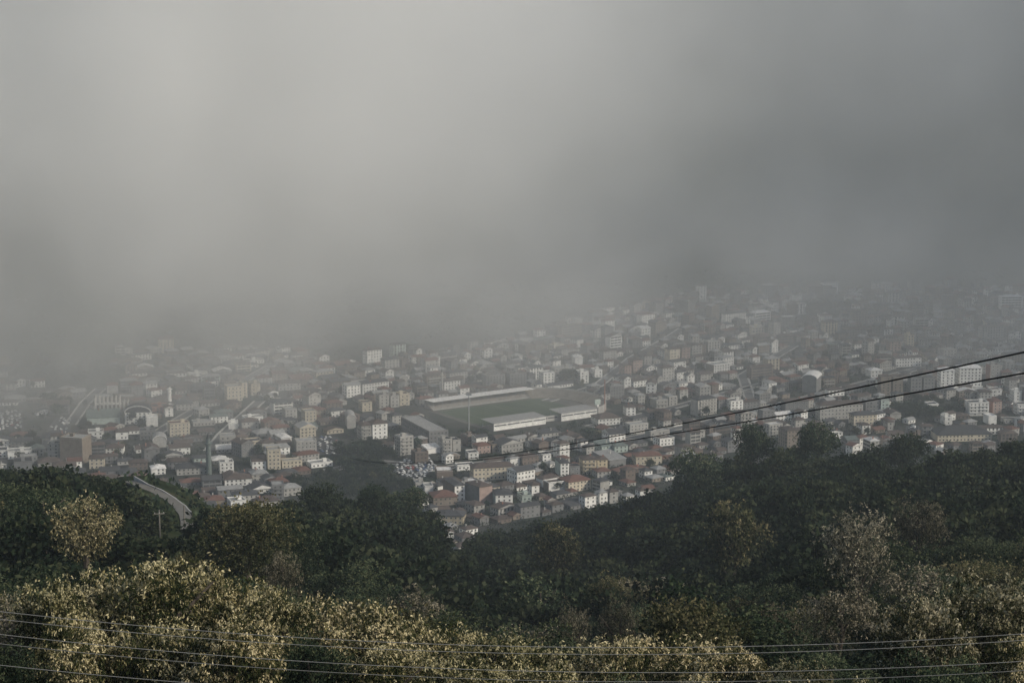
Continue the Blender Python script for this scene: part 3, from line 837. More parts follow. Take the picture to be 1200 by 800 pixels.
# unfinished frame of tall columns on the left
g = ground_at(131, 482); root = thing('unfinished_building', 'roofless concrete frame of tall pale columns standing on the left of town', 'building', g, R(6))
LM.append(('unfinished column frame', g.x, g.y)); SQ.append((g.x, g.y, 18))
for i in range(9):
    for j in range(2):
        b = MB(); x = -15 + i * 3.75; y = j * 9
        b.box(x - .5, x + .5, y - .5, y + .5, -2, 13.5 if i < 7 else 9.5); b.build('column', CONC_P, root)
b = MB(); b.box(-15.6, 8.5, .503, 8.497, 6.2, 6.7); b.build('floor_slab', CONC_P, root)
b = MB(); b.box(-15, 14, 9.55, 10, -2, 5.5); b.build('back_wall', WM['brown'], root)
# slender towers
def minaret(u, v, h, wallm, label, rad):
    g = ground_at(u, v); root = thing('minaret', label, 'tower', g); SQ.append((g.x, g.y, 4))
    b = MB(); b.tube([(0, 0, -2), (0, 0, h * .72)], [rad * 1.15, rad], 10); b.build('shaft', wallm, root)
    b = MB(); b.tube([(0, 0, h * .72 + .002), (0, 0, h * .74), (0, 0, h * .76)], [rad * 1.1, rad * 1.7, rad * 1.7], 12); b.build('balcony', wallm, root)
    b = MB(); b.tube([(0, 0, h * .76 + .002), (0, 0, h * .86)], [rad * .75, rad * .75], 10); b.build('lantern', wallm, root)
    b = MB(); b.tube([(0, 0, h * .86 + .002), (0, 0, h)], [rad * .85, .06], 10); b.build('spire', RM['dark grey'], root)
    LM.append((label.split(' standing')[0], g.x, g.y))
minaret(199, 474, 20, WM['white'], 'short white tower standing right of the white arched school', 1.7)
minaret(245, 556, 35, WM['green-grey'] if 'green-grey' in WM else RM['green-grey'], 'tall dark tower standing among the left town roofs', 2.0)
minaret(518, 462, 26, WM['off-white'], 'hazy pale tower standing left of the far grandstand', 1.1)

# ------------------------------------------------------------------ streets, yards and the hillside lane
def strip(name, pts, width, mat, lift=.12, raise_z=0, step=12, thick=.5, wall=None):
    """a ribbon draped on the ground along a list of ground points"""
    P = []
    for a, c in zip(pts[:-1], pts[1:]):
        n = max(1, int((c - a).length / step))
        P += [a.lerp(c, i / n) for i in range(n)]
    P.append(pts[-1])
    b = MB(); rows = []
    for i, p in enumerate(P):
        t = (P[min(i + 1, len(P) - 1)] - P[max(i - 1, 0)]); t.z = 0; t.normalize(); n = Vector((-t.y, t.x, 0))
        l, r = p + n * width / 2, p - n * width / 2
        z = max(hgt(l.x, l.y), hgt(r.x, r.y), hgt(p.x, p.y)) + lift
        rows.append((l, r, z, z - thick))
    for (l0, r0, z0, q0), (l1, r1, z1, q1) in zip(rows[:-1], rows[1:]):
        b.quad([(r0.x, r0.y, z0), (r1.x, r1.y, z1), (l1.x, l1.y, z1), (l0.x, l0.y, z0)])
        b.quad([(l0.x, l0.y, q0 - raise_z), (l0.x, l0.y, z0), (l1.x, l1.y, z1), (l1.x, l1.y, q1 - raise_z)])
        b.quad([(r1.x, r1.y, q1 - raise_z), (r1.x, r1.y, z1), (r0.x, r0.y, z0), (r0.x, r0.y, q0 - raise_z)])
    return b.build(name, mat), P


STREETS = []
for pts in ([(246, 528), (262, 508), (282, 490), (304, 470)], [(176, 512), (200, 497), (232, 478)], [(312, 484), (334, 466)], [(286, 446), (318, 428)],
            [(490, 552), (600, 538), (720, 517), (830, 494), (960, 462), (1090, 428)], [(640, 470), (700, 452), (740, 420), (800, 385)],
            [(82, 498), (100, 472), (118, 455)], [(880, 470), (870, 440), (930, 405)], [(690, 500), (770, 482), (900, 448)], [(380, 552), (440, 540), (492, 545)]):
    g = [ground_at(*p) for p in pts]
    o, P = strip('street', g, 8.0, STREET); tag(o, kind='structure'); STREETS += P
    for sgn in (-1, 1):
        gg = []
        for i, p in enumerate(g):
            t = g[min(i + 1, len(g) - 1)] - g[max(0, i - 1)]; t.z = 0; t.normalize(); gg.append(p + Vector((-t.y, t.x, 0)) * sgn * 5.1)
        o, _ = strip('pavement', gg, 2.0, CONC, lift=.26); tag(o, kind='structure')

lane_px = [(150, 565), (166, 571), (182, 578), (197, 586), (209, 595), (216, 604), (219, 613), (219, 623)]
lane = [ground_at(u, v, 300, 800) for u, v in lane_px]
o, LANE = strip('hillside_lane', lane, 2.9, noisy('worn_lane_concrete', around((.20, .185, .155), .35), .3), lift=.15, step=5); tag(o, kind='structure')
wp = []
for i, p in enumerate(LANE[:int(len(LANE) * .62)]):
    t = LANE[i + 1] - p; t.z = 0; t.normalize(); n = Vector((-t.y, t.x, 0)); n = n if n.y > 0 else -n
    wp.append(p + n * 2.0)
o, _ = strip('retaining_wall', wp, .4, CONC_P, lift=1.3, step=50, thick=2.4)
tag(o, 'pale roadside wall along the upper edge of the hillside lane', 'wall')

# car parks
LOTS = [[(452, 548), (500, 529), (512, 548), (488, 566)], [(356, 534), (360, 512), (396, 512), (404, 532)], [(-10, 506), (-10, 484), (26, 480), (28, 502)],
        [(1060, 508), (1062, 499), (1090, 497), (1092, 506)], [(54, 506), (66, 488), (86, 488), (82, 504)]]
for q in LOTS:
    g = [ground_at(*p) for p in q]; b = MB(); n = 10
    for i in range(n):
        for j in range(n):
            def P_(s, t): 
                p = g[0].lerp(g[3], s).lerp(g[1].lerp(g[2], s), t); return (p.x, p.y, hgt(p.x, p.y) + .10)
            b.quad([P_(i / n, j / n), P_((i + 1) / n, j / n), P_((i + 1) / n, (j + 1) / n), P_(i / n, (j + 1) / n)])
    o = b.build('car_park', ASPH); tag(o, kind='structure')
    for i in range(7):
        for j in range(7):
            p = g[0].lerp(g[3], i / 6).lerp(g[1].lerp(g[2], i / 6), j / 6); SQ.append((p.x, p.y, 7))

# ------------------------------------------------------------------ cars
def car_paint(n, c):
    m, nt, out = mat_new('car_paint_' + n)
    p = N(nt, 'ShaderNodeBsdfPrincipled', i_Roughness=.3); p.inputs['Base Color'].default_value = (*c, 1)
    LK(nt, p.outputs[0], out.inputs[0]); return m


TYRE = noisy('tyre_rubber', around((.02, .02, .02)), 3)
def car_mesh(nm, paint, van=False):
    b = MB()
    prof = [(-2.1, .35), (-2.12, .8), (-1.6, .92), (-1.1, 1.42), (.75, 1.45), (1.35, .98), (2.05, .84), (2.15, .4)]
    if van: prof = [(-2.3, .35), (-2.35, 1.9), (-2.1, 2.02), (1.0, 2.0), (1.7, 1.1), (2.3, .95), (2.35, .4)]
    hw_ = .86
    top = lambda z: hw_ - .16 * max(0, z - .9)
    n = len(prof)
    L_ = [(x, -top(z), z) for x, z in prof]; R_ = [(x, top(z), z) for x, z in prof]
    b.quad(L_[::-1][::-1], 0); b.quad(R_[::-1], 0)
    for i in range(n):
        j = (i + 1) % n
        glass = (not van and i in (2, 4)) or (van and i == 3)
        b.quad([L_[j], L_[i], R_[i], R_[j]], 1 if glass else 0)
    for sgn in (-1, 1):
        zs = [(-1.25, .98), (-.98, 1.36), (.68, 1.38), (1.12, .98)] if not van else [(.2, 1.25), (.2, 1.75), (.95, 1.78), (1.4, 1.25)]
        q = [(x, sgn * (top(z) + .012), z) for x, z in zs]
        b.quad(q if sgn < 0 else q[::-1], 1)
    for x in (-1.35, 1.35):
        for y in (-.8, .8): b.tube([(x, y - .11, .32), (x, y + .11, .32)], [.32, .32], 8, 2)
    return b.mesh(nm, [paint, GLASS, TYRE])


CARC = [('white', (.72, .72, .71), 40), ('silver', (.45, .46, .47), 24), ('dark grey', (.06, .06, .065), 16), ('red', (.30, .03, .025), 7), ('blue', (.04, .09, .22), 7)]
CARM = {c: car_mesh('car', car_paint(c.replace(' ', '_'), k)) for c, k, _ in CARC}
CARM['van'] = car_mesh('van', car_paint('van_white', (.74, .74, .72)), True)
LOTN = ['the car park left of the stadium', 'the yard by the off-white gridded block', 'the lot at the far left edge', 'the small lot behind the right wood', 'the lot above the blank tan block']
LOTROWS = [(9, 11), (6, 9), (7, 8), (2, 8), (4, 5)]
ROWN = ['front', 'second', 'third', 'fourth', 'fifth', 'sixth', 'seventh', 'eighth', 'ninth']
for li, q in enumerate(LOTS):
    g = [ground_at(*p) for p in q]; nr, ncar = LOTROWS[li]
    for i in range(nr):
        for j in range(ncar):
            if random.random() < (.1 if li == 0 else .3): continue
            s = (i + .5) / nr; t = (j + .5) / ncar
            p = g[3].lerp(g[0], s).lerp(g[2].lerp(g[1], s), t)
            p += Vector((random.uniform(-1.2, 1.2), random.uniform(-2, 2), 0)); p.z = hgt(p.x, p.y) + .105
            c = random.choices([x[0] for x in CARC], [x[2] for x in CARC])[0]; van = random.random() < .12
            o = link('van' if van else 'parked_car', CARM['van' if van else c], None, p, SA + R(random.choice((0, 180)) + random.uniform(-8, 8) + (90 if i % 2 else 60)))
            tag(o, '%s parked in the %s row of %s' % ('white van' if van else c + ' car', ROWN[i], LOTN[li]), 'van' if van else 'car', '%s cars in the %s row of %s' % ('white van' if van else c, ROWN[i], LOTN[li]))

# ------------------------------------------------------------------ the rest of the town: every block between the ones placed above
SIL = ([0, 50, 100, 135, 148, 166, 188, 207, 222, 230, 240, 260, 340, 350, 372, 400, 420, 440, 470, 500, 512, 520, 545, 560, 580, 600, 640, 660, 700, 740, 775,
        785, 800, 820, 840, 855, 870, 885, 905, 920, 935, 960, 985, 1000, 1040, 1060, 1085, 1100, 1165, 1180, 1200],
       [542, 536, 548, 556, 571, 582, 596, 612, 632, 630, 592, 588, 584, 568, 566, 572, 574, 568, 572, 590, 616, 634, 640, 612, 602, 598, 588, 582, 584, 572, 562,
        548, 532, 524, 522, 516, 502, 496, 504, 522, 506, 493, 506, 522, 514, 504, 509, 519, 519, 506, 497])


def sil(u): return float(np.interp(u, *SIL))


GREEN = [(425, 540, 40, 20), (90, 438, 62, 20), (1085, 481, 46, 12), (664, 441, 8, 9), (418, 570, 85, 14), (967, 362, 34, 14), (558, 508, 17, 6), (690, 512, 16, 7)]
cand = []
for ia in range(-105, 105):
    for ib in range(-52, 84):
        jx, jy = random.uniform(-2.5, 2.5), random.uniform(-2, 2)
        x = pc.x + e1.x * (ia * 13.2 + jx) + e2.x * ((ib // 2 * 36 + ib % 2 * 13) + jy); y = pc.y + e1.y * (ia * 13.2 + jx) + e2.y * ((ib // 2 * 36 + ib % 2 * 13) + jy)
        if not (1250 < y < 2780) or abs(x) > .31 * y: continue
        z = hgt(x, y)
        u, v = project(x, y, z)
        if z > 45 + (25 if u > 650 else 0) or v > sil(u) + 14: continue
        if v < float(np.interp(u, [0, 300, 420, 600, 700, 800, 1200], [420, 408, 425, 400, 372, 345, 338])): continue
        if any(((u - a) / c) ** 2 + ((v - b_) / d_) ** 2 < 1 for a, b_, c, d_ in GREEN): continue
        if u < 110 and v < 520 and random.random() < .2: continue
        if random.random() < .08: continue
        cand.append((y, x, u, v, z))
cand.sort()
STX = np.array([(p.x, p.y) for p in STREETS])
fill = []
for y, x, u, v, z in cand:
    apt = random.random() < .30
    w_ = random.choice((10, 12, 14, 17, 21, 27)) * random.uniform(.9, 1.1) if apt else random.uniform(6.5, 11.5); d_ = random.uniform(8.5, 11) if apt else random.uniform(6.5, 9)
    if u < 430:
        apt = random.random() < .13; w_ = random.uniform(10, 21); d_ = random.uniform(9, 15)
    elif random.random() < .3: apt = False; w_ = random.uniform(9, 17); d_ = random.uniform(8, 13)
    r = .5 * max(w_, d_) * .8 + .2 * min(w_, d_)
    fl = random.choice((2, 3, 3, 4, 4, 5)) if apt else random.choice((1, 1, 2, 2, 3) if u > 430 else (1, 1, 2, 2))
    if abs((Vector((x, y, 0)) - pc).dot(e1)) < hl + 10 and -hw - 110 < (Vector((x, y, 0)) - pc).dot(e2) < 0: fl = min(fl, 2)
    if u > 600 and v < 400 and apt: fl += 1
    hide = lambda f: any(y < b_[4] and u + w_ * .5 * F / y > b_[0] + 1 and u - w_ * .6 * F / y < b_[1] - 1 and project(x, y, z + f * 3 + 2.2)[1] < b_[3] - .3 * (b_[3] - b_[2]) and v > b_[2] for b_ in HB)
    while fl > 0 and hide(fl): fl -= 1
    if fl == 0: continue
    apt = apt and fl > 1
    if np.min((STX[:, 0] - x) ** 2 + (STX[:, 1] - y) ** 2) < (5 + d_ * .55) ** 2: continue
    if any((x - a) ** 2 + (y - b_) ** 2 < (r * .85 + c * .85) ** 2 for a, b_, c in SQ): continue
    SQ.append((x, y, r)); fill.append((x, y, z, u, v, apt, w_, d_, fl))
print('fill', len(fill), 'hand', len(BLD))
n_h = [sum(b_['name'] == 'house' for b_ in BLD), sum(b_['name'] == AB for b_ in BLD)]
fill.sort(key=lambda t: -t[6] * (3 if t[5] else 2) / t[1] ** 2)
cnt = list(n_h); rest = []
for (x, y, z, u, v, apt, w_, d_, fl) in fill:
    k = 1 if apt else 0
    if cnt[k] >= 292: rest.append((x, y, z, u, v, apt, w_, d_, fl)); continue
    cnt[k] += 1
    rot = float(np.interp(u, [0, 250, 420, 600, 850, 1000, 1200], [12, 18, GRID, GRID, GRID, 12, 6])) + random.gauss(0, 2.5) + (90 if random.random() < .16 else 0)
    wall = random.choices(list(WALLC), [19, 24, 5, 28, 11, 1, .6, .4, 1.2, 12])[0]
    roof = random.choices(list(ROOFC), [46, 13, 26, 8, 4, 3])[0]
    rt = random.choices(['hip', 'gable', 'flat', 'gablef', 'shed'], [52, 16, 16, 12, 4])[0]
    if rt == 'flat' and roof in ('brown', 'red-brown'): roof = 'pale grey'
    building(Vector((x, y, z)), w_, d_, fl * random.uniform(2.8, 3.1), fl, rot, wall, roof, rt, name=AB if apt else 'house', style=random.choices(['windows', 'bands', 'strips'], [5, 3, 3])[0] if apt else 'windows',
             balc=1 if (apt and random.random() < .22 and y < 2300) else 0, cat='apartments' if apt else 'house')
print('individual', len(BLD), 'rest', len(rest))
if rest:
    b = MB(); mats = [WM['white'], WM['off-white'], WM['grey'], WM['tan'], WM['brown'], RM['brown'], RM['dark grey'], RM['red-brown'], RM['pale grey'], GLASS]
    for (x, y, z, u, v, apt, w_, d_, fl) in rest:
        q = MB(); wall_mb(q, w_, d_, fl * 3, fl, True)
        wi = random.choice((0, 0, 1, 1, 2, 2, 3, 4)); q.m = [wi if m_ == 0 else 9 for m_ in q.m]
        roof_mb(q, w_, d_, fl * 3, random.choice(('hip', 'hip', 'gable', 'gablef')), 2.0, .6, random.choice((5, 5, 6, 7, 8)), wi)
        a = R(GRID + random.gauss(0, 6)); n = len(b.v)
        b.v += [(x + px * math.cos(a) - py * math.sin(a), y + px * math.sin(a) + py * math.cos(a), z + pz) for px, py, pz in q.v]
        b.f += [tuple(i + n for i in f) for f in q.f]; b.m += q.m
    o = b.build('distant_houses', mats); tag(o, kind='stuff'); o['label'] = 'dense small houses fading into the fog at the far side of town'

# labels for the town
ROOFW = {'hip': '%s hipped roof', 'gable': '%s gabled roof', 'flat': 'flat %s roof', 'gablef': '%s front-gabled roof', 'shed': '%s sloping roof', 'arch': 'rounded %s roof'}
NOUN = {'house': 'house', 'apartment_block': 'block', 'long_house': 'long house', 'hall': 'hall', 'shed': 'shed', 'workshop': 'workshop'}


def rel(x, y, lst, skip=None):
    best = min((l for l in lst if (l[1] - x) ** 2 + (l[2] - y) ** 2 > 4), key=lambda l: (l[1] - x) ** 2 + ((l[2] - y) * .6) ** 2)
    dx, dy = x - best[1], y - best[2]
    if abs(dx) > abs(dy) * .6: r = 'right of' if dx > 0 else 'left of'
    else: r = 'behind' if dy > 0 else 'in front of'
    return '%s the %s' % (r, best[0])


ORD = ['leftmost', 'second from left', 'third from left', 'fourth from left', 'fifth from left', 'sixth from left', 'seventh from left', 'eighth from left', 'ninth from left', 'tenth from left']


def settle(recs):
    """recs: list of [object, label, x/y]; label twins get their order from the left"""
    by = {}
    for r_ in recs: by.setdefault(r_[1], []).append(r_)
    for lab, rs in by.items():
        if len(rs) > 1:
            rs.sort(key=lambda t: t[2])
            for i, r_ in enumerate(rs): r_[1] = '%s, %s' % (lab, ORD[i] if i < len(rs) - 1 or len(rs) < 2 else 'rightmost')
    for o_, lab, _ in recs: o_['label'] = lab


recs = []
for q in BLD:
    o_ = q['o']; o_['category'] = q['cat']
    o_['group'] = {'house': 'houses of the town', 'apartment_block': 'apartment blocks of the town'}.get(q['name'], 'larger buildings of the town')
    lab = q['label']
    if not lab:
        lab = '%s %s %s with %s %s' % (NUM[q['floors']], q['wall'], NOUN.get(q['name'], 'building'), ROOFW[q['rtype']] % q['roof'], rel(q['x'], q['y'], LM))
        if len(lab.split()) > 13: lab = '%s %s %s with %s roof %s' % (NUM[q['floors']], q['wall'], NOUN.get(q['name'], 'building'), q['roof'], rel(q['x'], q['y'], LM))
        if len(lab.split()) > 13: lab = '%s %s %s %s' % (NUM[q['floors']], q['wall'], NOUN.get(q['name'], 'building'), rel(q['x'], q['y'], LM))
    recs.append([o_, lab, q['x'] / q['y']])
settle(recs)

# ------------------------------------------------------------------ foliage
def leaf_mat(name, stops, trans=.25, vary=.9):
    m, nt, out = mat_new(name)
    at = N(nt, 'ShaderNodeAttribute', attribute_name='tint')
    oi = N(nt, 'ShaderNodeObjectInfo')
    col = ramp(nt, at.outputs['Fac'], stops)
    hs = N(nt, 'ShaderNodeHueSaturation')
    v = math_n(nt, 'MULTIPLY_ADD', oi.outputs['Random'], vary); v.node.inputs[2].default_value = 1 - vary / 2
    hu = math_n(nt, 'MULTIPLY_ADD', oi.outputs['Random'], -.016); hu.node.inputs[2].default_value = .508
    LK(nt, v, hs.inputs['Value']); LK(nt, hu, hs.inputs['Hue']); LK(nt, col, hs.inputs['Color'])
    d = N(nt, 'ShaderNodeBsdfDiffuse'); t = N(nt, 'ShaderNodeBsdfTranslucent'); mx = N(nt, 'ShaderNodeMixShader', i_0=trans)
    LK(nt, hs.outputs[0], d.inputs[0]); LK(nt, hs.outputs[0], t.inputs[0]); LK(nt, d.outputs[0], mx.inputs[1]); LK(nt, t.outputs[0], mx.inputs[2])
    LK(nt, mx.outputs[0], out.inputs[0])
    return m


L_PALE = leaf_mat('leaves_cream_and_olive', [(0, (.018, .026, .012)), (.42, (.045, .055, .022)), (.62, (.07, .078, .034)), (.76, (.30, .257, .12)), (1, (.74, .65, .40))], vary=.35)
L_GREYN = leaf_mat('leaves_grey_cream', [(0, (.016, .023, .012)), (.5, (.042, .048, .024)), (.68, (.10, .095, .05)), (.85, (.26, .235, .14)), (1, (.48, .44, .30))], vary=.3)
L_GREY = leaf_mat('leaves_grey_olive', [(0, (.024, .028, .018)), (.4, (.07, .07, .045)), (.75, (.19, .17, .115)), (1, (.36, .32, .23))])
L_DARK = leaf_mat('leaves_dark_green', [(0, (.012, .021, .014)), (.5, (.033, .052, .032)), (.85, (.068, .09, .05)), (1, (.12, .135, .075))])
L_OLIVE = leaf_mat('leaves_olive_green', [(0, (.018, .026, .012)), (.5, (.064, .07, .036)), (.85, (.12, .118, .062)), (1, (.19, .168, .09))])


def unit(v): return v / np.maximum(1e-6, np.linalg.norm(v, axis=1, keepdims=True))


def crown_quads(nl, ncl, per, leaf, wid, rng, droop=.5, fill_=.25, lobe=.42, flat=.85, spray=.0, spread=.78):
    """leaf quads of a crown of unit radius centred on the origin: nl lobes, ncl leaf clusters of `per` leaves"""
    d = unit(rng.normal(size=(nl, 3))); d[:, 2] = d[:, 2] * .8 + .12
    C = d * rng.uniform(.38, spread, (nl, 1)); C[:, 2] *= flat; C[0] = (0, 0, .1)
    rad = rng.uniform(lobe * .65, lobe * 1.15, nl); rad[0] = .5
    k = rng.integers(0, nl, ncl); w_ = rad[k] ** 2 / (rad.max() ** 2); keep = rng.random(ncl) < .25 + .75 * w_; k = k[keep]; n = len(k)
    dd = unit(rng.normal(size=(n, 3)) + np.array([0, 0, .35])); rr = np.where(rng.random(n) < fill_, rng.uniform(.35, .85, n), rng.uniform(.85, 1.12, n))
    P = C[k] + dd * (rad[k] * rr)[:, None]
    sp_ = rng.random(n) < spray; rr = np.where(sp_, rng.uniform(1.1, 1.7, n), rr); P = C[k] + dd * (rad[k] * rr)[:, None]
    # outermost clusters only matter; upward paler, inner darker tint paints in shaded hollows
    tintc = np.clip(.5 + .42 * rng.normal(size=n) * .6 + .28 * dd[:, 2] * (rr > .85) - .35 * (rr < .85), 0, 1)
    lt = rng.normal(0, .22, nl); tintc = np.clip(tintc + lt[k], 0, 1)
    P = np.repeat(P, per, 0); D = np.repeat(dd, per, 0); T = np.repeat(tintc, per)
    m = len(P)
    a = unit(D * .55 + rng.normal(size=(m, 3)) * .75 + np.array([0, 0, -droop]))      # leaf axis
    s = unit(np.cross(a, rng.normal(size=(m, 3))))
    ln = leaf * rng.uniform(.6, 1.25, (m, 1)); wd = wid * rng.uniform(.7, 1.2, (m, 1))
    base = P + rng.normal(size=(m, 3)) * leaf * .28
    V = np.stack([base, base + a * ln * .55 + s * wd * .5, base + a * ln, base + a * ln * .55 - s * wd * .5], 1)
    return V, np.clip(T + rng.normal(0, .13, m), 0, 1)


def crown_mesh(mat, seed, **k):
    rng = np.random.default_rng(seed); V, T = crown_quads(rng=rng, **k)
    return np_mesh('crown', V.reshape(-1, 3), len(V), [mat], None, T)


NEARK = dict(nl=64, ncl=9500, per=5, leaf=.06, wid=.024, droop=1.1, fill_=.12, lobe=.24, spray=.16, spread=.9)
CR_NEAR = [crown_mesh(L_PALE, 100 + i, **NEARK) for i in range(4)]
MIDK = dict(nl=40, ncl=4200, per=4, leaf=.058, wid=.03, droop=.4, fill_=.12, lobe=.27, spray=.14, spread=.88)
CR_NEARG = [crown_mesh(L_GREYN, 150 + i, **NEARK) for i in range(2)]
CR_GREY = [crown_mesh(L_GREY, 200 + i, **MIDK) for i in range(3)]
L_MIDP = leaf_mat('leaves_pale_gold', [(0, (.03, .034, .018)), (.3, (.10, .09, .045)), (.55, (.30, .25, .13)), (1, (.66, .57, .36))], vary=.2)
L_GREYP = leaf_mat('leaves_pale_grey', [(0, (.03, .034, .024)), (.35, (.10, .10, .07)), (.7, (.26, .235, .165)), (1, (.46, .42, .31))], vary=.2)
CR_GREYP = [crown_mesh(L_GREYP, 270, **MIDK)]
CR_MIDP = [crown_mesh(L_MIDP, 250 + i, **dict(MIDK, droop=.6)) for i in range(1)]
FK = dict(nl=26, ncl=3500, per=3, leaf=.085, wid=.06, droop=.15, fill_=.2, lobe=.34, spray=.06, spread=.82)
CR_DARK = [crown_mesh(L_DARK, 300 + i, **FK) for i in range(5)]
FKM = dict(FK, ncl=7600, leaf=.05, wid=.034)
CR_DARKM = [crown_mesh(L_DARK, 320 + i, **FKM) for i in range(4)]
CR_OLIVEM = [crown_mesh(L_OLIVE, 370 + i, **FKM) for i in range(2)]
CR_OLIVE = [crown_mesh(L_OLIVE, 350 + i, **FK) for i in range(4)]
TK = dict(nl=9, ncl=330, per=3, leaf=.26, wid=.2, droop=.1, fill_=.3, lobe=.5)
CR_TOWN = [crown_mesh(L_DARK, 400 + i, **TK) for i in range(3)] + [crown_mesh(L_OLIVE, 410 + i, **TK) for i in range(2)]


def trunk_mesh(seed):
    rr = random.Random(seed); b = MB()
    b.tube([(0, 0, -.12), (rr.uniform(-.02, .02), rr.uniform(-.02, .02), .3), (rr.uniform(-.04, .04), rr.uniform(-.04, .04), .62), (0, 0, .88)], [.034, .026, .019, .008], 7)
    for k in range(6):
        a = k * 1.05 + rr.uniform(0, .5); z = .34 + .07 * k; L_ = rr.uniform(.16, .24)
        b.tube([(0, 0, z), (math.cos(a) * L_ * .5, math.sin(a) * L_ * .5, z + .09), (math.cos(a) * L_, math.sin(a) * L_, z + .2)], [.014, .009, .004], 5)
    return b.mesh('trunk', BARK)


TRUNKS = [trunk_mesh(i) for i in range(3)]
SHOW = []
TREES = []          # label records
TLM = []            # trees and things the others are described by


def tree(x, y, H_, W_, crown, name='tree', label=None, lm=None, kind='dark green', cH=None, group='trees of the wooded slope'):
    z = hgt(x, y)
    root = link(name, None, None, (x, y, z), random.uniform(0, 6.28))
    cH = cH or min(H_ * .92, max(W_ * 1.15, H_ * .7))
    c = link('crown', crown, root, (0, 0, H_ - cH * .47)); c.scale = (W_ * .5, W_ * .5, cH * .5)
    t = link('trunk', random.choice(TRUNKS), root); t.scale = (H_, H_, H_ * .93) if W_ > H_ * .6 else (H_ * .6, H_ * .6, H_ * .93)
    root['category'] = 'tree'; root['group'] = group
    if lm: TLM.append((lm, x, y))
    TREES.append([root, label, x / y, kind, H_, W_, x, y])
    if lm:
        u_, v_ = project(x, y, z + H_); SHOW.append((u_, W_ * F / y * .5, v_ + cH * F / y * .72, y))
    return root


def tree_px(u, vt, wpx, y, crown, **k):
    p = at_y(u, vt, y); H_ = max(3.5, p.z - hgt(p.x, y)); W_ = wpx * y / F
    return tree(p.x, y, H_, W_, crown, **k)


# the row of pale flowering trees nearest the camera
front = [(12, 690, 120, 96, 'brownish'), (62, 672, 110, 88, 'pale'), (118, 656, 130, 92, 'pale'), (190, 646, 150, 90, 'pale'), (262, 660, 120, 93, 'pale'), (318, 682, 100, 88, 'pale'),
         (372, 690, 120, 92, 'pale'), (440, 706, 130, 90, 'pale'), (508, 716, 120, 94, 'pale'), (580, 736, 130, 88, 'pale'), (650, 744, 120, 91, 'pale'), (722, 742, 120, 89, 'pale'),
         (790, 734, 130, 92, 'pale'), (862, 748, 120, 87, 'pale'), (930, 768, 100, 84, 'pale'), (1085, 690, 120, 80, 'pale'), (1150, 664, 140, 84, 'pale'), (1215, 676, 120, 88, 'pale')]
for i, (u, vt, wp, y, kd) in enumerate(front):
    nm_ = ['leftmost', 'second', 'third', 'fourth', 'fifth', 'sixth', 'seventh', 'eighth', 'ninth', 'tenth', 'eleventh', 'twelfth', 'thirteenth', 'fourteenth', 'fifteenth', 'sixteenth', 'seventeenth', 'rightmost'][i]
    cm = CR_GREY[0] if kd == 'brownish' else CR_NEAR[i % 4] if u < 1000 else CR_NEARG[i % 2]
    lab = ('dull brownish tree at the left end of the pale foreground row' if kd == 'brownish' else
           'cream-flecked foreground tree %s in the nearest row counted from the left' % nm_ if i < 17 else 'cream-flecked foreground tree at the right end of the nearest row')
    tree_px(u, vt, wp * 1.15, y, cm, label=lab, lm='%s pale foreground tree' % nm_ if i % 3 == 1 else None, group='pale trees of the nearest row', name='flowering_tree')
# a lower row in front of them, under the wires
for i, u in enumerate((-10, 90, 180, 275, 360, 450, 545, 640, 735, 830, 925, 1015, 1110, 1205)):
    vt = float(np.interp(u, [0, 200, 400, 600, 900, 1000, 1100, 1200], [735, 715, 745, 775, 790, 795, 760, 735])) + random.uniform(-8, 8)
    tree_px(u, vt, 135, random.uniform(68, 76), CR_NEAR[(i + 2) % 4] if i % 4 else CR_DARKM[i % 4], label='%s low tree %s along the wires at the bottom edge' % ('cream-flecked' if i % 4 else 'dark green', (ORD[i] if i < 10 else ['fourth from right', 'third from right', 'second from right', 'rightmost'][i - 10])),
            group='low trees under the wires', name='flowering_tree' if i % 4 else 'tree')
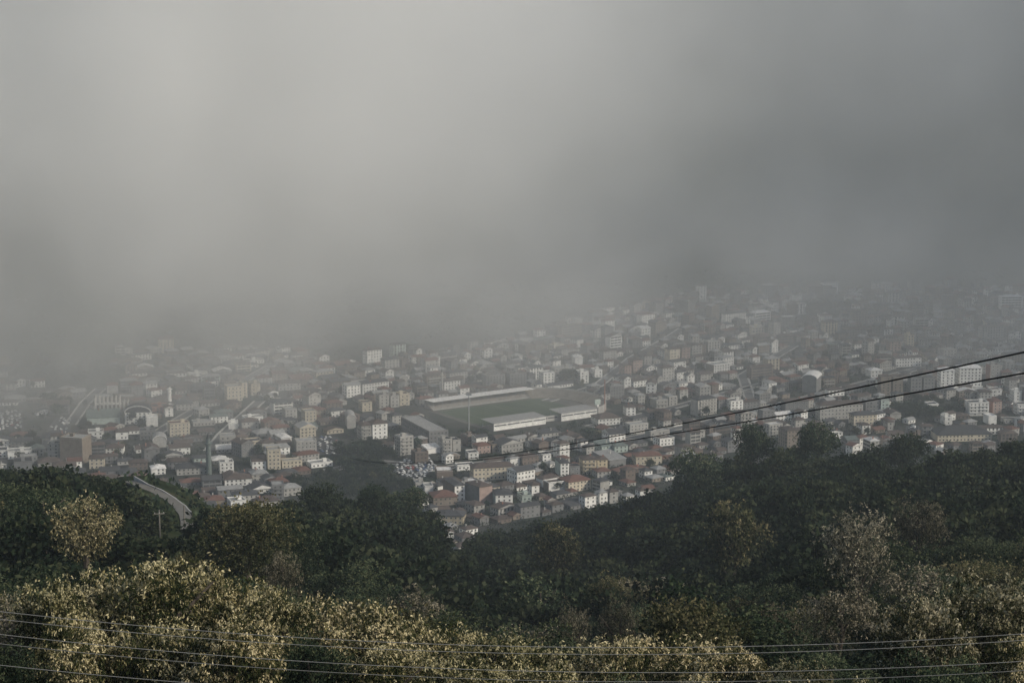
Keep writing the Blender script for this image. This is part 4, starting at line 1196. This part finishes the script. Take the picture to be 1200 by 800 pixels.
# trees that stand out on the slope
for u, vt, wp, y, cm, lm, lab in (
        (98, 570, 104, 250, CR_MIDP[0], 'cream-topped tree', 'cream-topped spreading tree on the dark slope left of the lane'),
        (287, 576, 138, 262, CR_OLIVEM[0], 'broad olive tree', 'broad rounded olive tree right of the hillside lane'),
        (215, 640, 46, 210, CR_OLIVEM[1], 'small olive tree', 'small round olive tree between the utility poles and the pale row'),
        (330, 640, 60, 190, CR_GREY[1], 'pale grey shrubby tree', 'pale grey shrubby tree below the broad olive tree'),
        (1008, 594, 104, 224, CR_GREYP[0], 'tall grey-leaved tree', 'tall grey-leaved tree standing alone before the dark right slope'),
        (985, 676, 100, 150, CR_GREY[2], 'rounded grey-brown tree', 'rounded grey-brown tree just below the tall grey-leaved tree'),
        (912, 700, 84, 140, CR_GREY[1], 'spiky grey tree', 'spiky grey-leaved tree left of the rounded grey-brown tree'),
        (1075, 575, 84, 330, CR_GREY[1], 'dim grey tree', 'dim grey tree on the dark slope right of the tall grey-leaved tree'),
        (728, 690, 58, 215, CR_GREY[2], 'dim gully tree', 'dim grey tree above the gap in the pale foreground row'),
        (668, 700, 56, 205, CR_GREY[0], 'second dim gully tree', 'dim brownish tree left of the dim gully tree'),
        (862, 585, 80, 420, CR_OLIVE[2], 'hazy olive tree', 'hazy olive tree in the middle of the right slope'),
        (655, 606, 78, 560, CR_OLIVE[3], 'lighter green tree', 'lighter green rounded tree below the front edge of town'),
        (820, 523, 74, 790, CR_DARK[0], 'big dark crest tree', 'big dark rounded tree on the crest right of the front houses'),
        (882, 496, 58, 800, CR_DARK[1], 'tall dark crest tree', 'tall dark tree on the right crest under the lower cable'),
        (961, 492, 62, 790, CR_DARK[2], 'round dark crest tree', 'round dark crest tree below the wide gridded apartment block'),
        (1060, 504, 66, 780, CR_DARK[3], 'low dark crest tree', 'broad dark crest tree left of the big dark-roofed hall'),
        (376, 566, 60, 610, CR_DARK[4], 'dark lane-side tree', 'dark rounded tree in front of the grey banded block'),
        (440, 568, 56, 650, CR_DARK[1], 'dark car park tree', 'dark tree on the crest below the car park'),
        (478, 571, 62, 690, CR_DARK[2], 'dark corner tree', 'large dark tree left of the sunlit yellow house')):
    tree_px(u, vt, wp, y, cm, label=lab, lm=lm)

SHOW += [(188, 72, 626, 396), (215.5, 14, 616, 462)]          # the poles stand clear of the trees before them
# the wood on the slope
taken = [(t[6], t[7], t[5] * .5) for t in TREES]
LN = np.array([(p.x, p.y) for p in LANE])
spots = []
LU = [project(p.x, p.y, p.z)[0] for p in LANE]; LY = [p.y for p in LANE]
y = 118.0
while y < 1420:
    sp = 8.6 + y * .0058
    nx = int(.62 * y / sp) + 2
    for i in range(nx):
        x = (i - nx / 2 + .5) * sp + random.uniform(-.38, .38) * sp; yy = y + random.uniform(-.4, .4) * sp
        if abs(x) > .29 * yy + 14: continue
        if np.min((LN[:, 0] - x) ** 2 + (LN[:, 1] - yy) ** 2) < 30: continue
        z = hgt(x, yy); u, v = project(x, yy, z)
        if z < 4 and (yy > 1150): continue
        H_ = random.uniform(9, 16) * (1 if yy > 240 else .72); W_ = H_ * random.uniform(.75, 1.1)
        lim = sil(min(max(u, 0), 1200)) + (random.uniform(2, 14))
        if 146 < u < 224 and yy > float(np.interp(u, LU, LY)) + 4: lim -= 32
        if yy < 235: lim = max(lim, 640 + (235 - yy) * .35)
        for su, sw, sv, sy in SHOW:
            if yy < sy and abs(u - su) < sw * .8 + 6: lim = max(lim, sv)
        while H_ > 2 and project(x, yy, z + H_)[1] < lim: H_ *= .9
        if H_ < 3: continue
        W_ = min(W_, H_ * 1.25)
        if any((x - a) ** 2 + (yy - b_) ** 2 < (c + W_ * .2) ** 2 for a, b_, c in taken): continue
        spots.append((yy, x, z, u, v, H_, W_))
    y += sp * .86
for ge in ((425, 540, 40, 19), (418, 570, 85, 13), (1085, 481, 46, 11), (60, 438, 60, 16), (967, 362, 34, 12), (30, 530, 50, 14)):
    for _ in range(int(ge[2] * ge[3] / 14)):
        a = random.uniform(0, 6.28); k = random.random() ** .5; u, v = ge[0] + ge[2] * k * math.cos(a), ge[1] + ge[3] * k * math.sin(a); g = ground_at(u, v)
        if g.z > 90 or any((g.x - a_) ** 2 + (g.y - b_) ** 2 < c_ * c_ for a_, b_, c_ in SQ): continue
        spots.append((g.y * 1.6, g.x, g.z, u, v, random.uniform(6, 11), random.uniform(6, 10)))
spots.sort(key=lambda s_: -s_[6] * s_[5] / s_[0] ** 2)
town_trees = 105
NIND = 298 - len(TREES) - town_trees
print('wood trees', len(spots), 'individual', NIND)
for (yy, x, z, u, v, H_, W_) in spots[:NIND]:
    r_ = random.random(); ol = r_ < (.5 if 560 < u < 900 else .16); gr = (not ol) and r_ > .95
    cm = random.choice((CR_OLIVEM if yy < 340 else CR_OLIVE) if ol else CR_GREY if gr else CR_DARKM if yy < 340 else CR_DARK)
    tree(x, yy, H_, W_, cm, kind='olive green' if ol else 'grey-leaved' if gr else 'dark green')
rng = np.random.default_rng(5)
base = [crown_quads(nl=10, ncl=420, per=2, leaf=.2, wid=.15, droop=.1, fill_=.25, lobe=.46, rng=rng) for _ in range(8)]
VV, TT = [], []
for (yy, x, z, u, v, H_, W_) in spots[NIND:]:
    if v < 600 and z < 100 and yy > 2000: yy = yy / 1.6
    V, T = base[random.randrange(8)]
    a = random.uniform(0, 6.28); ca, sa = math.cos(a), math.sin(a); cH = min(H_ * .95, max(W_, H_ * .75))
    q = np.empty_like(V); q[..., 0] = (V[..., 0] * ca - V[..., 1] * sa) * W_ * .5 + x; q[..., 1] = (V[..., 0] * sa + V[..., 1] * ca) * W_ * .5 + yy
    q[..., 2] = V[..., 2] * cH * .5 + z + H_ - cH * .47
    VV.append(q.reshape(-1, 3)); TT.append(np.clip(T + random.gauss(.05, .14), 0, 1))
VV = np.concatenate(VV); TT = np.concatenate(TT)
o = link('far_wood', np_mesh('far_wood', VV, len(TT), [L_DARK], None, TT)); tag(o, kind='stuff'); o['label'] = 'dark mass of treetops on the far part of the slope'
# low scrub between the trunks
n = 60000
ys_ = np.exp(rng.uniform(np.log(45), np.log(760), n)); xs_ = rng.uniform(-.3, .3, n) * ys_ * 1.05
keep = np.min((LN[None, :, 0] - xs_[:, None]) ** 2 + (LN[None, :, 1] - ys_[:, None]) ** 2, axis=1) > 9; xs_, ys_ = xs_[keep], ys_[keep]; n = len(xs_)
P = np.stack([xs_, ys_, height(xs_, ys_) + rng.uniform(0, 1.0, n)], 1)
a = unit(rng.normal(size=(n, 3)) + np.array([0, 0, .8])); s = unit(np.cross(a, rng.normal(size=(n, 3)))); k = (.25 + ys_ * .0022)[:, None]
V = np.stack([P, P + a * k * .6 + s * k * .4, P + a * k * 1.2, P + a * k * .6 - s * k * .4], 1)
o = link('scrub', np_mesh('scrub', V.reshape(-1, 3), n, [L_DARK], None, rng.uniform(0, .9, n))); tag(o, kind='stuff'); o['label'] = 'dark low scrub covering the ground between the trees'

# bushes and garden growth filling the ground between the houses
n = 26000; ux = rng.uniform(-20, 1220, n); uy = rng.uniform(np.log(1270), np.log(2650), n); gy = np.exp(uy); gx = (ux - 600) / F * gy * 1.01
gz = height(gx, gy); SQA = np.array(SQ); ok = (gz < 60)
for i0 in range(0, n, 2000):
    sl = slice(i0, i0 + 2000)
    d2_ = (gx[sl, None] - SQA[None, :, 0]) ** 2 + (gy[sl, None] - SQA[None, :, 1]) ** 2 - (SQA[None, :, 2] * .8 + .5) ** 2
    ok[sl] &= d2_.min(1) > 0
    ok[sl] &= ((gx[sl, None] - STX[None, :, 0]) ** 2 + (gy[sl, None] - STX[None, :, 1]) ** 2).min(1) > 64
patch = np.sin(gx * .021 + 1.1) + np.sin(gy * .017 + gx * .008) + np.sin(gx * .06 - gy * .05)
edge = np.array([any(((ux[i] - a_) / c_) ** 2 + ((400 - F * np.tan(np.arctan((gz[i] - CAM_Z) / gy[i]) + np.radians(PITCH)) - b_) / d_) ** 2 < 1 for a_, b_, c_, d_ in GREEN) for i in range(n)])
edge |= gy < 1420
ok &= (patch > -.9) | edge; edge = edge[ok]; gx, gy, gz = gx[ok], gy[ok], gz[ok]; n = len(gx); per = 12
rad = rng.uniform(1.2, 3.4, n) * (1 + .9 * edge); dd = unit(rng.normal(size=(n * per, 3))); dd[:, 2] = np.abs(dd[:, 2])
P = np.repeat(np.stack([gx, gy, gz + rad * .15], 1), per, 0) + dd * np.repeat(rad, per)[:, None] * rng.uniform(.5, 1, (n * per, 1))
a = unit(dd + rng.normal(size=P.shape) * .8); s = unit(np.cross(a, rng.normal(size=P.shape)))
V = np.stack([P - a * .6, P + s * .45, P + a * .7, P - s * .45], 1)
o = link('garden_greenery', np_mesh('garden_greenery', V.reshape(-1, 3), n * per, [L_DARK], None, np.clip(np.repeat(rng.normal(.5, .22, n), per) + rng.normal(0, .1, n * per), 0, 1))); tag(o, kind='stuff')
o['label'] = 'dark bushes and garden growth filling the gaps between the houses'; print('bushes', n)
# trees among the houses
spots2 = [(664, 449, 20, 17), (668, 447, 16, 15), (556, 515, 22, 13), (566, 514, 18, 11), (546, 513, 14, 10), (396, 528, 16, 12), (404, 536, 22, 14), (418, 532, 20, 14), (430, 538, 22, 15), (440, 530, 16, 13),
          (410, 548, 24, 15), (432, 552, 24, 15), (452, 556, 22, 12), (497, 574, 10, 10), (655, 574, 20, 12), (690, 512, 20, 10), (68, 488, 16, 16), (75, 480, 16, 16), (60, 475, 18, 16), (155, 498, 8, 16), (166, 506, 12, 16),
          (1075, 484, 26, 12), (1095, 487, 26, 12), (1055, 482, 26, 12), (1118, 484, 22, 12), (945, 366, 26, 12), (965, 364, 26, 12), (985, 366, 26, 12)]
for u, v, wp, hp in spots2:
    g = ground_at(u, v); s_ = F / g.y
    tree(g.x, g.y, max(4, hp / s_), wp / s_, random.choice(CR_TOWN[:3]), kind='dark green', group='trees among the town houses')
left = town_trees - len(spots2); tries = 0
while left > 0 and tries < 6000:
    tries += 1
    u, v = random.uniform(0, 1200), random.uniform(400, 600)
    if v > sil(u) - 3 or (u < 600 and v < 430): continue
    g = ground_at(u, v)
    if g.z > 50 or any((g.x - a) ** 2 + (g.y - b_) ** 2 < (c + 1.5) ** 2 for a, b_, c in SQ): continue
    SQ.append((g.x, g.y, 4)); ol = random.random() < .35; H_ = random.uniform(5, 10)
    tree(g.x, g.y, H_, H_ * random.uniform(.7, 1), random.choice(CR_TOWN[3:] if ol else CR_TOWN[:3]), kind='olive green' if ol else 'dark green', group='trees among the town houses'); left -= 1

recs = []
for root, lab, az, kind, H_, W_, x, y in TREES:
    if not lab:
        size = 'small ' if H_ < 6 else 'tall ' if H_ > 11 else 'broad ' if W_ > H_ * .98 else ''
        near_town = root['group'].endswith('houses')
        lab = '%s%s tree %s' % (size, kind, ('' if near_town else '') + rel(x, y, LM if near_town else TLM))
    recs.append([root, lab, az])
settle(recs)

# ------------------------------------------------------------------ poles and wires
def pole(u, vt, y, label, arm=1.6):
    p = at_y(u, vt, y); z = hgt(p.x, y); h = p.z - z
    root = thing('utility_pole', label, 'pole', (p.x, y, z), R(12))
    b = MB(); b.tube([(0, 0, -.8), (0, 0, h)], [.19, .13], 8); b.build('post', WOOD, root)
    if arm:
        b = MB(); b.box(-arm / 2 * 1.3, arm / 2 * 1.3, -.2, -.08, h - .85, h - .68); b.build('crossarm', WOOD, root)
        for k in (-1, 0, 1):
            c = MB(); c.tube([(k * arm * .55, -.14, h - .677), (k * arm * .55, -.14, h - .45)], [.06, .045], 6); c.build('insulator', FRAME, root)


pole(186.5, 597, 380, 'wooden utility pole with a crossarm beside the small olive tree')
pole(215.5, 592, 455, 'thin wooden utility pole without crossarm at the edge of the lane', 0)
pole(191, 558, 640, 'thin pole standing behind the roadside wall of the lane', 0)

WIRE_D = noisy('black_cable', around((.012, .012, .013)), 2.); WIRE_L = noisy('weathered_wire', around((.24, .24, .23), .1), 2., .5)


def cable(name, label, A, Bp, us, vs_, rad, mat, group):
    """a hanging cable in the vertical plane through ground-plan points A and B; its sag is a parabola fitted to what the photograph shows"""
    A, Bp = np.array(A, float), np.array(Bp, float)
    def plan(u):            # t where the plan line crosses the sight line of column u (approximately vertical planes)
        k = (u - 600) / F * 1.0
        f = lambda t: (A + (Bp - A) * t)
        lo, hi = -.12, 1.6
        for _ in range(60):
            mid_ = (lo + hi) / 2; q = f(mid_)
            uu = project(q[0], q[1], CAM_Z - q[1] * .22)[0]
            g0 = project(f(lo)[0], f(lo)[1], CAM_Z - f(lo)[1] * .22)[0] - u
            if (uu - u) * g0 > 0: lo = mid_
            else: hi = mid_
        return (lo + hi) / 2
    ts, zs = [], []
    for u, v in zip(us, vs_):
        t = plan(u); q = A + (Bp - A) * t
        ts.append(t); zs.append(at_y(u, v, q[1]).z)
    co = np.polyfit(ts, zs, 2)
    T = np.linspace(0, 1, 90)
    pts = [(*(A + (Bp - A) * t), float(np.polyval(co, t))) for t in T]
    b = MB(); b.tube(pts, [rad] * len(pts), 6)
    o = b.build(name, mat); tag(o, label, 'cable', group)


XA, XB = 60 * 700 / F, -35.0
cable('power_cable', 'upper of two dark cables slanting across the right of town', (XA, 60), (XB, 420), (1200, 900, 750, 630, 562), (411, 476.5, 506, 525.5, 536), .034, WIRE_D, 'dark cables over the town')
cable('power_cable', 'lower of two dark cables slanting across the right of town', (XA + .6, 58), (XB + 1.2, 424), (1200, 900, 750, 630, 520), (435, 491, 514.5, 530, 542), .034, WIRE_D, 'dark cables over the town')
for nm_, vs_ in (('topmost', (717, 750, 757.5, 743)), ('second from the top', (726, 758.5, 765.5, 750.5)), ('third from the top', (744, 777.5, 787.3, 775)),
                 ('fourth from the top', (755, 788.5, 798, 786)), ('lowest', (780, 812, 821, 810))):
    cable('overhead_wire', '%s of the pale wires sagging across the bottom foreground trees' % nm_, (-24, 44), (24, 44), (0, 400, 800, 1200), vs_, .0075, WIRE_L, 'pale wires across the foreground')
